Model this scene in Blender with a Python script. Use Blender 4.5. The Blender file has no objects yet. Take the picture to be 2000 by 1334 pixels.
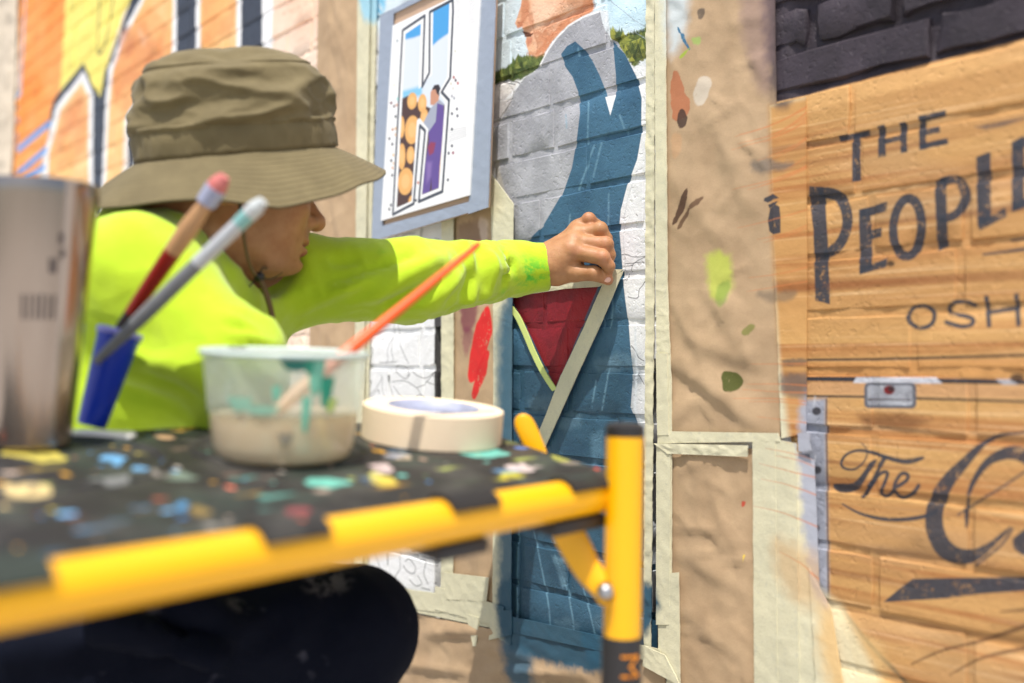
import bpy, bmesh, math, random
import numpy as np
from mathutils import Vector, Matrix
random.seed(7)
rng = np.random.default_rng(7)
SC = bpy.context.scene
COL = SC.collection
R = math.radians

# ------------------------------------------------------------------ camera, sky, sun, exposure
F = 1944.4                                    # focal length in photo pixels (35 mm on a 36 mm sensor, 2000 px wide)
PITCH, ROLL = math.atan(54 / F), 0.0087
CAM = np.array([0, 0, 0.72])
cam_d = bpy.data.cameras.new('camera'); cam_d.lens = 35; cam_d.sensor_width = 36
cam_d.clip_start = 0.05; cam_d.clip_end = 500
cam_d.dof.use_dof = True; cam_d.dof.focus_distance = 1.40; cam_d.dof.aperture_fstop = 2.0
cam = bpy.data.objects.new('camera', cam_d); COL.objects.link(cam)
MR = Matrix.Rotation(math.pi / 2 + PITCH, 3, 'X') @ Matrix.Rotation(ROLL, 3, 'Z')
cam.matrix_world = Matrix.Translation(CAM) @ MR.to_4x4()
SC.camera = cam
RM = np.array(MR)

SUN_EL, SUN_AZ = R(66), R(192)                # azimuth of the sun: clockwise from +Y (straight ahead)
sun_vec = Vector((math.sin(SUN_AZ) * math.cos(SUN_EL), math.cos(SUN_AZ) * math.cos(SUN_EL), math.sin(SUN_EL)))
world = bpy.data.worlds.new('World'); SC.world = world; world.use_nodes = True
wn = world.node_tree.nodes; wl = world.node_tree.links
sky = wn.new('ShaderNodeTexSky'); sky.sky_type = 'NISHITA'; sky.sun_disc = False
sky.sun_elevation = SUN_EL; sky.sun_rotation = SUN_AZ
sky.air_density = 1.0; sky.dust_density = 3.0; sky.ozone_density = 1.0
wn['Background'].inputs['Strength'].default_value = 0.13
wl.new(sky.outputs[0], wn['Background'].inputs[0])
sd = bpy.data.lights.new('sun', 'SUN'); sd.energy = 4.2; sd.angle = R(0.6); sd.color = (1.0, 0.95, 0.88)
so = bpy.data.objects.new('sun', sd); COL.objects.link(so)
so.rotation_euler = sun_vec.to_track_quat('Z', 'Y').to_euler(); so.location = (0, 0, 5)
SC.view_settings.view_transform = 'Standard'; SC.view_settings.look = 'None'
SC.view_settings.gamma = 1; SC.view_settings.use_curve_mapping = False
SC.view_settings.exposure = 0.29
SC.render.engine = 'CYCLES'
SC.cycles.use_denoising = True
SC.cycles.max_bounces = 8; SC.cycles.transparent_max_bounces = 16
SC.cycles.sample_clamp_indirect = 6

# ------------------------------------------------------------------ geometry of the view (used to measure where things stand)
def rays(px, py):
    px = np.asarray(px, float); py = np.asarray(py, float)
    q = np.stack([(px - 1000) / F, (667 - py) / F, -np.ones_like(px)], -1)
    return q @ RM.T
def at(px, py, Z):
    return CAM + rays(px, py) * Z
def vec(p): return Vector([float(x) for x in p])

PHI = math.atan(1660 / F)
WD = np.array([math.sin(PHI), -math.cos(PHI), 0])          # along the wall, to the right
WN = np.array([-math.cos(PHI), -math.sin(PHI), 0])         # out of the wall
W0 = at(1100, 721, 1.49) * np.array([1, 1, 0])
UP = np.array([0, 0, 1.0])

class Plane:
    def __init__(s, O, U, V):
        s.O, s.U, s.V = np.array(O, float), np.array(U, float), np.array(V, float)
        s.N = np.cross(s.U, s.V)
    def uv(s, px, py):
        d = rays(px, py); k = ((s.O - CAM) @ s.N) / (d @ s.N)
        p = CAM + d * k[..., None]
        return (p - s.O) @ s.U, (p - s.O) @ s.V
    def P(s, u, v, off=0):
        return s.O + s.U * u + s.V * v + s.N * off
    def at(s, px, py, off=0):
        u, v = s.uv(np.array(px), np.array(py)); return s.P(float(u), float(v), off)
WALL = Plane(W0, WD, UP)
def on_wall(off): return Plane(W0 + WN * off, WD, UP)

# ------------------------------------------------------------------ numpy noise
_tab = rng.random((256, 256)).astype(np.float32)
def vnoise(x, y, seed=0):
    x = np.asarray(x, np.float64) + seed * 17.31; y = np.asarray(y, np.float64) + seed * 9.77
    xi = np.floor(x).astype(int); yi = np.floor(y).astype(int)
    fx = x - xi; fy = y - yi
    fx = fx * fx * (3 - 2 * fx); fy = fy * fy * (3 - 2 * fy)
    a = _tab[yi & 255, xi & 255]; b = _tab[yi & 255, (xi + 1) & 255]
    c = _tab[(yi + 1) & 255, xi & 255]; d = _tab[(yi + 1) & 255, (xi + 1) & 255]
    return (a * (1 - fx) + b * fx) * (1 - fy) + (c * (1 - fx) + d * fx) * fy
def fbm(x, y, o=4, seed=0):
    t = 0; a = .5; n = 0
    for i in range(o):
        t = t + a * vnoise(x * 2 ** i, y * 2 ** i, seed + i * 3); n += a; a *= .5
    return t / n
def noise3(P, sc, seed=0):
    x, y, z = P[:, 0] * sc, P[:, 1] * sc, P[:, 2] * sc
    return (vnoise(x + z * .37, y - z * .61, seed) + vnoise(y + x * .43, z + x * .29, seed + 5) + vnoise(z - y * .51, x + y * .33, seed + 9)) / 3

# ------------------------------------------------------------------ painting: pigments laid on a flat canvas in real surface coordinates
KILL = 1.06
def lin(c):
    c = np.array(c, float) / 255
    return np.where(c <= .04045, c / 12.92, ((c + .055) / 1.055) ** 2.4)
def pig(c):
    v = lin(c) / KILL; g = v @ np.array([.3, .59, .11])
    return np.clip(g + (v - g) * 1.0, .004, .86)
def hexc(*c): v = pig(c); return (float(v[0]), float(v[1]), float(v[2]), 1)

def sdpoly(X, Y, P):
    P = np.asarray(P, float)
    d = np.full(X.shape, 1e9); s = np.ones(X.shape)
    n = len(P); j = n - 1
    for i in range(n):
        ex, ey = P[j] - P[i]
        wx = X - P[i, 0]; wy = Y - P[i, 1]
        t = np.clip((wx * ex + wy * ey) / (ex * ex + ey * ey + 1e-18), 0, 1)
        d = np.minimum(d, (wx - ex * t) ** 2 + (wy - ey * t) ** 2)
        c1 = Y >= P[i, 1]; c2 = Y < P[j, 1]; c3 = ex * wy > ey * wx
        m = (c1 & c2 & c3) | (~c1 & ~c2 & ~c3)
        s = np.where(m, -s, s); j = i
    return s * np.sqrt(d)

class Canvas:
    def __init__(s, plane, u, v, ppm, bg):
        s.p = plane; s.u0, s.u1 = u; s.v0, s.v1 = v; s.ppm = ppm
        s.w = int((s.u1 - s.u0) * ppm); s.h = int((s.v1 - s.v0) * ppm)
        s.a = np.zeros((s.h, s.w, 4), np.float32); s.a[:] = bg
    def win(s, us, vs, pad):
        i0 = max(0, int((us.min() - pad - s.u0) * s.ppm)); i1 = min(s.w, int((us.max() + pad - s.u0) * s.ppm) + 2)
        j0 = max(0, int((vs.min() - pad - s.v0) * s.ppm)); j1 = min(s.h, int((vs.max() + pad - s.v0) * s.ppm) + 2)
        if i1 <= i0 or j1 <= j0: return None
        X, Y = np.meshgrid(s.u0 + (np.arange(i0, i1) + .5) / s.ppm, s.v0 + (np.arange(j0, j1) + .5) / s.ppm)
        return (slice(j0, j1), slice(i0, i1)), X, Y
    def mpp(s, pts):
        m = np.mean(pts, 0); u, v = s.p.uv(np.array([m[0], m[0]]), np.array([m[1], m[1] + 1.]))
        return math.hypot(u[1] - u[0], v[1] - v[0])
    def put(s, sl, al, col, X, Y, fn):
        c = fn(X, Y) if fn is not None else pig(col)
        t = s.a[sl]; al = al[..., None].astype(np.float32)
        al0 = t[..., 3:]
        na = al + al0 * (1 - al)
        t[..., :3] = (np.asarray(c) * al + t[..., :3] * al0 * (1 - al)) / np.maximum(na, 1e-6)
        t[..., 3:] = na
    def poly(s, pts, col=(255, 255, 255), a=1., f=1.2, fn=None, rough=0, speck=0, seed=0):
        """pts: outline measured in the photo, f: softness of the edge in photo pixels"""
        pts = np.asarray(pts, float); k = s.mpp(pts)
        u, v = s.p.uv(pts[:, 0], pts[:, 1]); fe = max(f * k, .6 / s.ppm)
        w = s.win(u, v, fe + rough * k)
        if w is None: return
        sl, X, Y = w
        d = sdpoly(X, Y, np.stack([u, v], 1))
        if rough: d = d + (fbm(X / k / 14, Y / k / 14, 3, seed) - .5) * 2 * rough * k
        al = np.clip(.5 - d / fe, 0, 1)
        al = al * al * (3 - 2 * al) * a
        if speck: al = al * np.clip((fbm(X / k / 3, Y / k / 3, 4, seed + 2) * .55 + fbm(X / k / 15, Y / k / 15, 3, seed + 4) * .45 - speck) * 5 + .5, 0, 1)
        s.put(sl, al, col, X, Y, fn)
    def stroke(s, pts, w, col=(40, 40, 40), a=1., f=1., speck=0, seed=0, fn=None, dash=0):
        """pts: centre line measured in the photo, w: full width there (one value or one per point)"""
        pts = np.asarray(pts, float); k = s.mpp(pts)
        w = np.full(len(pts), w, float) if np.isscalar(w) else np.asarray(w, float)
        u, v = s.p.uv(pts[:, 0], pts[:, 1]); rr = w * k / 2; fe = max(f * k, .6 / s.ppm)
        wi = s.win(u, v, rr.max() + fe)
        if wi is None: return
        sl, X, Y = wi; d = np.full(X.shape, 1e9)
        for i in range(len(pts) - 1):
            ex, ey = u[i + 1] - u[i], v[i + 1] - v[i]
            t = np.clip(((X - u[i]) * ex + (Y - v[i]) * ey) / (ex * ex + ey * ey + 1e-18), 0, 1)
            d = np.minimum(d, np.hypot(X - u[i] - ex * t, Y - v[i] - ey * t) - (rr[i] * (1 - t) + rr[i + 1] * t))
        al = np.clip(.5 - d / fe, 0, 1) * a
        if speck: al = al * np.clip((fbm(X / k / 3, Y / k / 3, 4, seed + 2) * .55 + fbm(X / k / 15, Y / k / 15, 3, seed + 4) * .45 - speck) * 5 + .5, 0, 1)
        s.put(sl, al, col, X, Y, fn)
    def image(s, name):
        im = bpy.data.images.new(name, s.w, s.h, alpha=True, float_buffer=True)
        im.alpha_mode = 'CHANNEL_PACKED'
        im.pixels.foreach_set(np.ascontiguousarray(s.a, np.float32).ravel()); im.update()
        return im
def smooth(pts, n=6, closed=False):
    """Catmull-Rom through the points"""
    P = np.asarray(pts, float); out = []
    m = len(P)
    for i in range(m if closed else m - 1):
        if closed: p0, p1, p2, p3 = P[i - 1], P[i], P[(i + 1) % m], P[(i + 2) % m]
        else: p0, p1, p2, p3 = P[max(i - 1, 0)], P[i], P[i + 1], P[min(i + 2, m - 1)]
        for t in np.arange(n) / n:
            out.append(.5 * (2 * p1 + (p2 - p0) * t + (2 * p0 - 5 * p1 + 4 * p2 - p3) * t * t + (3 * p1 - p0 - 3 * p2 + p3) * t ** 3))
    if not closed: out.append(P[-1])
    return np.array(out)
def cr(pts, ox, oy, sc): return [(ox + x * sc, oy + y * sc) for x, y in pts]

# ------------------------------------------------------------------ the mural
cm = Canvas(WALL, (-.80, .84), (.0, 1.56), 1500, (*pig((236, 237, 238)), 1))
cl = Canvas(WALL, (-4.3, -.70), (.30, 2.75), 480, (*pig((240, 225, 205)), 1))
# overlay: marks of paint and overspray that fell on the masking paper and tape
co = Canvas(on_wall(.008), (-.80, .84), (.0, 1.56), 1300, (0, 0, 0, 0))

def wood(X, Y):
    g = fbm(X * 2.2 + 3, Y * 95, 4, 4)                       # long grain
    g2 = fbm(X * 5 + 9, Y * 330, 3, 8)
    big = fbm(X * 3.0, Y * 16, 3, 21)
    base = pig((212, 168, 106)) * (1 - big[..., None]) + pig((184, 132, 80)) * big[..., None]
    r = np.clip((g - .56) * 6, 0, 1)[..., None] * .7
    base = base * (1 - r) + pig((168, 106, 58)) * r
    l = np.clip((g2 - .60) * 5, 0, 1)[..., None] * .45
    base = base * (1 - l) + pig((238, 200, 150)) * l
    dk = np.clip((fbm(X * 1.6 + 20, Y * 60, 3, 31) - .62) * 8, 0, 1)[..., None] * .6
    base = base * (1 - dk) + pig((138, 84, 48)) * dk
    gr = np.clip((fbm(X * 4 + 40, Y * 22, 3, 51) - .6) * 6, 0, 1)[..., None] * .3
    base = base * (1 - gr) + pig((166, 140, 112)) * gr
    return base
def varied(c1, c2, sc=60, seed=0, asp=1):
    a, b = pig(c1), pig(c2)
    def fn(X, Y):
        t = np.clip((fbm(X * sc, Y * sc * asp, 4, seed) - .3) * 2.5, 0, 1)[..., None]
        return a * (1 - t) + b * t
    return fn

# -- portrait side: sky tint, pine woods, head, coat
cm.poly([(700, -80), (1300, -80), (1300, 20), (1290, 110), (1200, 130), (1060, 110), (962, 165), (955, 60), (700, 60)], (212, 230, 238), .8, 40)
cm.poly([(1175, -20), (1300, -20), (1300, 60), (1285, 95), (1240, 60), (1190, 60)], (190, 222, 236), .7, 40)
cm.poly([(715, -60), (765, -60), (750, 25), (720, 45), (712, 10)], (120, 200, 235), .95, 10, rough=8, speck=.42)
def woods(x0, x1, base, top, seed, c1, c2, n):
    g = np.random.default_rng(seed)
    for i in range(n):
        x = x0 + (x1 - x0) * g.random(); t = (x - x0) / (x1 - x0)
        yb = np.interp(t, [p[0] for p in base], [p[1] for p in base]); yt = np.interp(t, [p[0] for p in top], [p[1] for p in top])
        q = g.random() ** .8; y = yt + (yb - yt) * q; h = 9 + 12 * g.random(); w = 3 + 4.5 * g.random()
        m = g.random(); c = [c1[k] * (1 - m) + c2[k] * m for k in range(3)]
        c = [v * (.62 + .55 * (1 - q)) for v in c] if g.random() < .5 else c
        cm.poly([(x, y - h), (x + w * .5, y - h * .45), (x + w, y), (x, y + 2), (x - w, y), (x - w * .5, y - h * .45)], c, .85, 2.2, rough=1.5, seed=i)
cm.poly([(963, 168), (966, 142), (985, 134), (1003, 124), (1012, 106), (1022, 112), (1040, 108), (1062, 110), (1052, 130), (1028, 150), (1000, 158), (985, 153)], (86, 100, 58), 1, 5, rough=4)
woods(965, 1062, [(0, 163), (.35, 153), (.65, 145), (1, 122)], [(0, 152), (.3, 138), (.45, 115), (.6, 118), (1, 112)], 3, (58, 78, 42), (140, 150, 78), 150)
cm.poly([(1190, 84), (1198, 56), (1222, 68), (1240, 64), (1262, 60), (1275, 78), (1292, 86), (1285, 95), (1268, 110), (1250, 122), (1240, 130), (1226, 112), (1206, 90)], (104, 116, 58), 1, 7, rough=5)
woods(1192, 1292, [(0, 86), (.25, 108), (.5, 130), (.75, 115), (1, 96)], [(0, 66), (.1, 56), (.3, 72), (.7, 64), (1, 88)], 5, (62, 80, 44), (172, 172, 74), 170)
cm.poly([(1285, 80), (1312, 84), (1308, 100), (1290, 100)], (120, 130, 90), .6, 14)
# stones
for q in ([(955, 172), (975, 160), (1003, 165), (1012, 158), (1004, 175), (985, 195), (962, 200), (955, 190)], [(955, 200), (982, 197), (1000, 190), (998, 205), (975, 235), (955, 245)]):
    cm.poly(q, (226, 220, 214), 1, 3, fn=varied((240, 236, 232), (186, 182, 182), 45, 3))
for q in ([(968, 165), (985, 157), (1010, 160), (1018, 165)], [(1004, 178), (1000, 195), (993, 206), (982, 228)], [(968, 250), (980, 225), (992, 208)], [(975, 168), (980, 160), (1006, 165)]):
    cm.stroke(q, 2, (70, 66, 66), .85)
# head
skin = varied((240, 198, 166), (226, 166, 128), 26, 8)
cm.poly([(1026, -90), (1022, -20), (1018, 12), (1007, 46), (1012, 55), (1021, 52), (1021, 63), (1028, 73), (1026, 82), (1030, 96), (1035, 107), (1048, 111), (1063, 104), (1078, 82), (1096, 62), (1120, 42), (1158, 22), (1160, -90)], fn=skin, f=2)
cm.poly([(1030, 104), (1048, 111), (1063, 104), (1078, 82), (1096, 62), (1120, 42), (1158, 22), (1160, -10), (1146, -2), (1110, 32), (1078, 62), (1058, 86), (1044, 100)], (206, 130, 88), .8, 12, rough=5)
cm.poly([(1019, 10), (1030, -8), (1036, 14), (1030, 36), (1022, 50), (1018, 40)], (204, 134, 96), .8, 8)
cm.poly([(1018, 60), (1038, 65), (1044, 62), (1036, 72), (1025, 72)], (84, 44, 30), .95, 2)
cm.poly([(1028, 74), (1040, 72), (1038, 84), (1030, 92)], (206, 130, 100), .8, 5)
cm.stroke(smooth([(1040, 50), (1044, 68), (1050, 86), (1048, 104)]), 3, (200, 132, 96), .7, 3)
cm.stroke(smooth([(1088, 2), (1096, 8), (1103, 2), (1104, -8)]), 2.5, (190, 116, 80), .8, 2)
for p_, c_, a_, f_ in (([(1040, -40), (1100, -40), (1090, 20), (1060, 45), (1042, 20)], (246, 204, 172), .7, 26), ([(1046, 60), (1080, 30), (1100, 30), (1070, 70), (1052, 92)], (196, 120, 78), .55, 16), ([(1104, -60), (1150, -60), (1150, 0), (1120, 20), (1104, 0)], (212, 136, 92), .6, 18), ([(1034, 86), (1046, 88), (1046, 100), (1036, 102)], (246, 190, 150), .7, 7),
        ([(1010, 40), (1020, 42), (1022, 52), (1012, 54)], (186, 104, 66), .7, 5), ([(1028, 20), (1040, 26), (1044, 48), (1036, 50), (1032, 36)], (196, 118, 78), .55, 7), ([(1085, -5), (1098, -8), (1102, 10), (1090, 14)], (244, 196, 164), .5, 6)):
    cm.poly(p_, c_, a_, f_, rough=3, speck=.25, seed=int(p_[0][0]))
for i in range(40):
    x, y = np.random.default_rng(i).uniform([1034, 20], [1120, 108]); cm.poly([(x - 2, y + 2), (x + 3, y - 3), (x + 4, y), (x, y + 3)], (176, 98, 58) if i % 2 else (248, 206, 172), .5, 2, rough=1.5, seed=i)
# coat, shirt
coat = [(1058, 124), (1070, 99), (1088, 74), (1110, 51), (1138, 34), (1173, 22), (1178, 48), (1190, 74), (1205, 82), (1222, 106), (1244, 150), (1255, 192), (1254, 262), (1245, 312), (1226, 362), (1213, 410), (1210, 445), (1217, 540), (1228, 640),
        (1236, 740), (1232, 795), (1252, 845), (1262, 900), (1275, 1300), (1000, 1300), (1000, 470), (1003, 440), (985, 380), (962, 330), (963, 268), (975, 238), (996, 205), (1006, 178), (1024, 152), (1042, 140)]
cm.poly(coat, (172, 173, 179), f=2, fn=varied((183, 184, 190), (160, 161, 167), 30, 12))
cm.stroke([(1055, 128), (1070, 99), (1088, 74), (1110, 51), (1138, 34), (1173, 22)], 4, (240, 240, 240), 1, 1.5)
cm.poly([(955, 250), (966, 250), (975, 330), (985, 370), (1004, 440), (1003, 470), (955, 470)], (196, 188, 170), .6, 8)
blue = varied((68, 108, 134), (56, 94, 120), 20, 14)
blue2 = varied((56, 92, 114), (44, 78, 98), 20, 15)
b1 = [(1096, 106), (1108, 90), (1124, 81), (1140, 95), (1157, 117), (1172, 147), (1187, 186), (1192, 224), (1204, 188), (1204, 150), (1200, 100), (1195, 79)] + coat[9:23] + [(1275, 1300), (985, 1300), (985, 620), (1002, 560), (1022, 478), (1034, 468), (1062, 440), (1098, 380), (1117, 328), (1127, 272), (1133, 220), (1130, 180), (1118, 150), (1104, 130)]
cm.poly(b1, fn=blue, f=1.6)
cm.poly([(985, 690), (1240, 700), (1232, 795), (1252, 845), (1262, 900), (1285, 1310), (985, 1310)], fn=blue2, f=90, a=.9)
cm.poly([(1183, 190), (1204, 186), (1193, 226)], (232, 234, 236), f=1.5)
cm.poly([(1173, 22), (1186, 20), (1188, 60), (1196, 80), (1190, 74), (1178, 48)], (220, 226, 230), f=2)
for q in ([(1150, 200), (1148, 280)], [(1162, 285), (1130, 370)], [(1176, 280), (1160, 345)], [(1212, 226), (1225, 262)], [(1114, 420), (1112, 444)], [(1190, 380), (1188, 470)], [(1194, 560), (1198, 600), (1192, 640)], [(1192, 700), (1186, 740), (1176, 800)], [(1164, 745), (1156, 795)], [(1012, 1070), (1010, 1260)], [(1036, 1010), (1048, 1060), (1070, 1170), (1075, 1230)], [(1074, 1015), (1084, 1060)],
          [(1085, 1085), (1108, 1150), (1120, 1220), (1122, 1280)], [(1140, 1150), (1160, 1230), (1165, 1270)], [(1016, 1000), (1013, 1060)], [(1180, 600), (1180, 640)], [(1130, 95), (1131, 108)], [(1105, 225), (1107, 250)]):
    cm.stroke(smooth(q), 4.5, (128, 170, 192), .5, 4, speck=.36, seed=len(q))
cm.poly([(1078, 1085), (1105, 1090), (1108, 1140), (1100, 1150), (1090, 1120)], (120, 158, 178), .55, 10, speck=.35)
cm.poly([(1155, 850), (1178, 840), (1180, 890), (1158, 910)], (110, 150, 172), .4, 16, speck=.35)
for i in range(16):
    g_ = np.random.default_rng(i + 70); x = g_.uniform(1000, 1250); y = g_.uniform(700, 1270); cm.poly(smooth([(x - 22, y - 8), (x + 18, y - 14), (x + 24, y + 10), (x - 14, y + 16)], 4, True), (96, 128, 146) if i % 3 else (38, 70, 92), .5, 16, rough=8, speck=.3, seed=i)
# red tie between the tapes
cm.poly([(997, 582), (1010, 566), (1170, 558), (1085, 757), (1040, 662)], fn=varied((142, 24, 36), (108, 20, 32), 24, 17), f=1.5)
cm.poly([(1120, 590), (1165, 570), (1125, 660), (1085, 740), (1100, 660)], (176, 24, 34), .55, 26)
# pencil drawing on the white ground
pen = (58, 58, 62)
D5 = lambda p: cr(p, 680, 400, .3374)
for p in ([(270, 680), (262, 760), (240, 800), (225, 850), (230, 890), (218, 925)], [(290, 660), (296, 760), (305, 820), (330, 880), (350, 920)], [(258, 770), (250, 850), (262, 890), (255, 910)], [(270, 940), (290, 930), (330, 940), (350, 970), (345, 1000), (325, 1005), (295, 985), (270, 955)],
          [(345, 965), (355, 985), (340, 990)], [(370, 960), (400, 990), (440, 1003), (470, 995), (505, 965), (490, 985), (515, 1000)], [(250, 1025), (310, 1018), (350, 1030), (395, 1060), (420, 1095), (445, 1130)], [(395, 1058), (440, 1040), (500, 975)], [(455, 1020), (480, 1035), (525, 1045)],
          [(110, 1115), (150, 1080), (180, 1040), (200, 1000), (195, 990)], [(140, 1110), (160, 1085), (180, 1070), (185, 1095), (178, 1070)], [(100, 1030), (140, 1020), (125, 1060)], [(100, 840), (140, 830), (140, 865)], [(145, 600), (140, 680), (130, 720)], [(260, 1050), (300, 1105), (330, 1125)],
          [(235, 985), (240, 1060), (262, 1115)], [(205, 1000), (200, 1060), (215, 1115)], [(390, 1130), (400, 1105), (420, 1100)], [(180, 915), (280, 910)], [(230, 215), (240, 230), (265, 240)], [(280, 175), (300, 220), (312, 240)], [(315, 180), (345, 168), (390, 165)], [(365, 215), (390, 205), (420, 200), (440, 210), (480, 198)], [(410, 205), (445, 220)], [(165, 215), (180, 240), (195, 250)], [(500, 195), (530, 200)]):
    cm.stroke(smooth(D5(p), 4), 1.7, pen, .8, .8, speck=.2)
D8 = lambda p: cr(p, 600, 800, .4)
for p in ([(325, 680), (345, 740), (360, 800)], [(390, 690), (392, 760)], [(450, 690), (455, 770), (440, 800), (415, 850)], [(470, 760), (490, 790), (520, 800), (530, 770), (500, 730), (480, 740)], [(500, 830), (530, 860), (560, 850), (540, 810)], [(510, 650), (520, 690), (545, 660)], [(545, 730), (580, 740), (570, 800), (590, 850)], [(560, 870), (600, 880)], [(245, 700), (290, 680)]):
    cm.stroke(smooth(D8(p), 4), 2, pen, .85, .8, speck=.18)
D3 = lambda p: cr(p, 960, 530, .255)
for p in ([(1045, 20), (1040, 50), (1025, 65)], [(1185, 70), (1160, 110), (1135, 140), (1125, 200), (1085, 205), (1050, 195)], [(1070, 570), (1100, 610), (1125, 660), (1165, 685)], [(1120, 780), (1145, 820), (1170, 865)]):
    cm.stroke(smooth(D3(p), 4), 1.8, pen, .85, .8)
DH = lambda p: cr(p, 1000, 400, .15)
for p in ([(1430, 650), (1500, 650), (1560, 675), (1640, 680), (1734, 672)], [(1734, 680), (1650, 720), (1600, 755), (1570, 790), (1550, 870)], [(1470, 765), (1560, 765), (1640, 750), (1720, 752)], [(1490, 800), (1570, 790)], [(1500, 990), (1520, 930)], [(1620, 120), (1640, 145)]):
    cm.stroke(smooth(DH(p), 4), 1.6, pen, .8, .8)
for i in range(16):                                          # bark of drawn trunks at the far-left edge of the white letter
    y = 90 + i * 24; cm.stroke(smooth([(728, y), (736, y + 8), (730, y + 16), (738, y + 26)]), 1.5, pen, .6, .8, speck=.3, seed=i)
cm.stroke([(722, 30), (728, 200), (720, 420)], 1.6, pen, .5, .8, speck=.35)
for p in ([(1234, 60), (1280, 86)], [(1190, 0), (1240, 40), (1268, 56)], [(1292, 28), (1294, 60)], [(968, 80), (973, 100), (970, 140)]): cm.stroke(p, 1.6, (150, 160, 170), .7, 1)
cm.stroke(smooth([(1246, 330), (1232, 372), (1224, 400), (1218, 450), (1222, 540)]), 3, (205, 208, 212), .6, 2)
# light grey construction lines down the white margin
cm.stroke([(1240, 640), (1243, 740), (1240, 800), (1262, 850)], 5, (214, 222, 228), .7, 5)

# -- crate side
crate = [(1500, 205), (1560, 190), (1700, 151), (2000, 74), (2160, 33), (2160, 1420), (1700, 1420), (1660, 1260), (1618, 1180), (1560, 1000), (1535, 800), (1520, 700), (1500, 450)]
black = [(1500, -90), (2160, -90), (2160, 90), (2000, 128), (1700, 205), (1500, 250)]
cm.poly(black, f=26, fn=varied((66, 58, 66), (48, 42, 48), 25, 23))
cm.poly(crate, f=3, fn=wood)
cm.poly([(1505, 205), (1700, 153), (2160, 35), (2160, 80), (1700, 190), (1520, 232)], (236, 186, 122), .55, 14)
ink = (56, 60, 70)
for q in ([(1535, 703), (1700, 702), (1850, 698), (2150, 690)],): cm.stroke(q, 5, (60, 50, 44), .9, 2, speck=.25)
cm.poly([(1535, 708), (1850, 703), (2150, 696), (2150, 728), (1850, 737), (1560, 738)], (206, 146, 84), .6, 3)
cm.poly([(1528, 736), (1700, 736), (1990, 742), (2150, 744), (2150, 752), (1985, 751), (1840, 748), (1540, 743)], (54, 52, 58), 1, 2)
cm.poly([(1672, 737), (1828, 737), (1842, 749), (1665, 749)], (196, 198, 206), 1, 2)
cm.poly([(1945, 741), (1975, 741), (1990, 752), (1960, 752)], (176, 176, 182), .9, 3)
cm.poly([(1535, 746), (1690, 748), (2150, 754), (2150, 780), (1800, 776), (1545, 771), (1530, 758)], (206, 160, 112), .8, 3)
cm.stroke([(1545, 773), (1690, 775), (1990, 784), (2150, 788)], 5, (58, 50, 46), .9, 2)
cm.poly([(1675, 810), (1760, 806), (1820, 820), (1780, 838), (1690, 835)], (116, 74, 44), .7, 22)     # mural's own painted shadow under the latch
for (x, y, rx, ry) in ((1985, 738, 14, 8), (1740, 515, 8, 6)):
    cm.poly([(x + rx * math.cos(t), y + ry * math.sin(t)) for t in np.linspace(0, 6.28, 14)[:-1]], (50, 36, 30), .85, 5)
# latch
def rrect(x0, y0, x1, y1, r, sk=0):
    out = []
    for cx, cy, a0 in ((x1 - r, y0 + r, -90), (x1 - r, y1 - r, 0), (x0 + r, y1 - r, 90), (x0 + r, y0 + r, 180)):
        for a in (0, 30, 60, 90):
            out.append((cx + r * math.cos(R(a0 + a)), cy + r * math.sin(R(a0 + a)) + sk * (cx - x0)))
    return out
cm.poly(rrect(1688, 747, 1790, 797, 9, .01), (96, 98, 106), 1, 2)
cm.poly(rrect(1694, 752, 1783, 791, 6, .01), fn=varied((178, 182, 190), (146, 148, 156), 60, 30), f=3)
cm.stroke([(1696, 780), (1780, 781)], 3, (70, 60, 62), .9, 2)
cm.poly([(1737 + 11 * math.cos(t), 762 + 9 * math.sin(t)) for t in np.linspace(0, 6.28, 14)[:-1]], (120, 26, 30), 1, 4)
cm.poly([(1741 + 7 * math.cos(t), 760 + 6 * math.sin(t)) for t in np.linspace(0, 6.28, 14)[:-1]], (52, 34, 36), .9, 3)
# strap of sheet metal with rivets
cm.poly([(1560, 782), (1613, 778), (1617, 1000), (1619, 1185), (1604, 1172), (1584, 1130), (1566, 1000)], f=14, fn=varied((172, 176, 190), (140, 144, 156), 30, 33))
cm.stroke([(1614, 780), (1617, 1000), (1618, 1170)], 3, (64, 52, 50), .9, 1.6)
for x, y in ((1595, 803), (1596, 918), (1593, 1031)):
    cm.poly([(x + 9 * math.cos(t), y + 8 * math.sin(t)) for t in np.linspace(0, 6.28, 14)[:-1]], (52, 50, 56), .95, 4)
    cm.stroke([(x - 6, y - 9), (x - 3, y - 28)], 3, (210, 214, 222), .5, 4)
for k in range(9): cm.stroke(smooth([(1598 + 6 * math.sin(k), 820 + 34 * k), (1604 - 5 * math.cos(k * 2), 832 + 34 * k), (1598, 846 + 34 * k)]), 3, (104, 104, 114), .45, 3, speck=.4)
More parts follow.
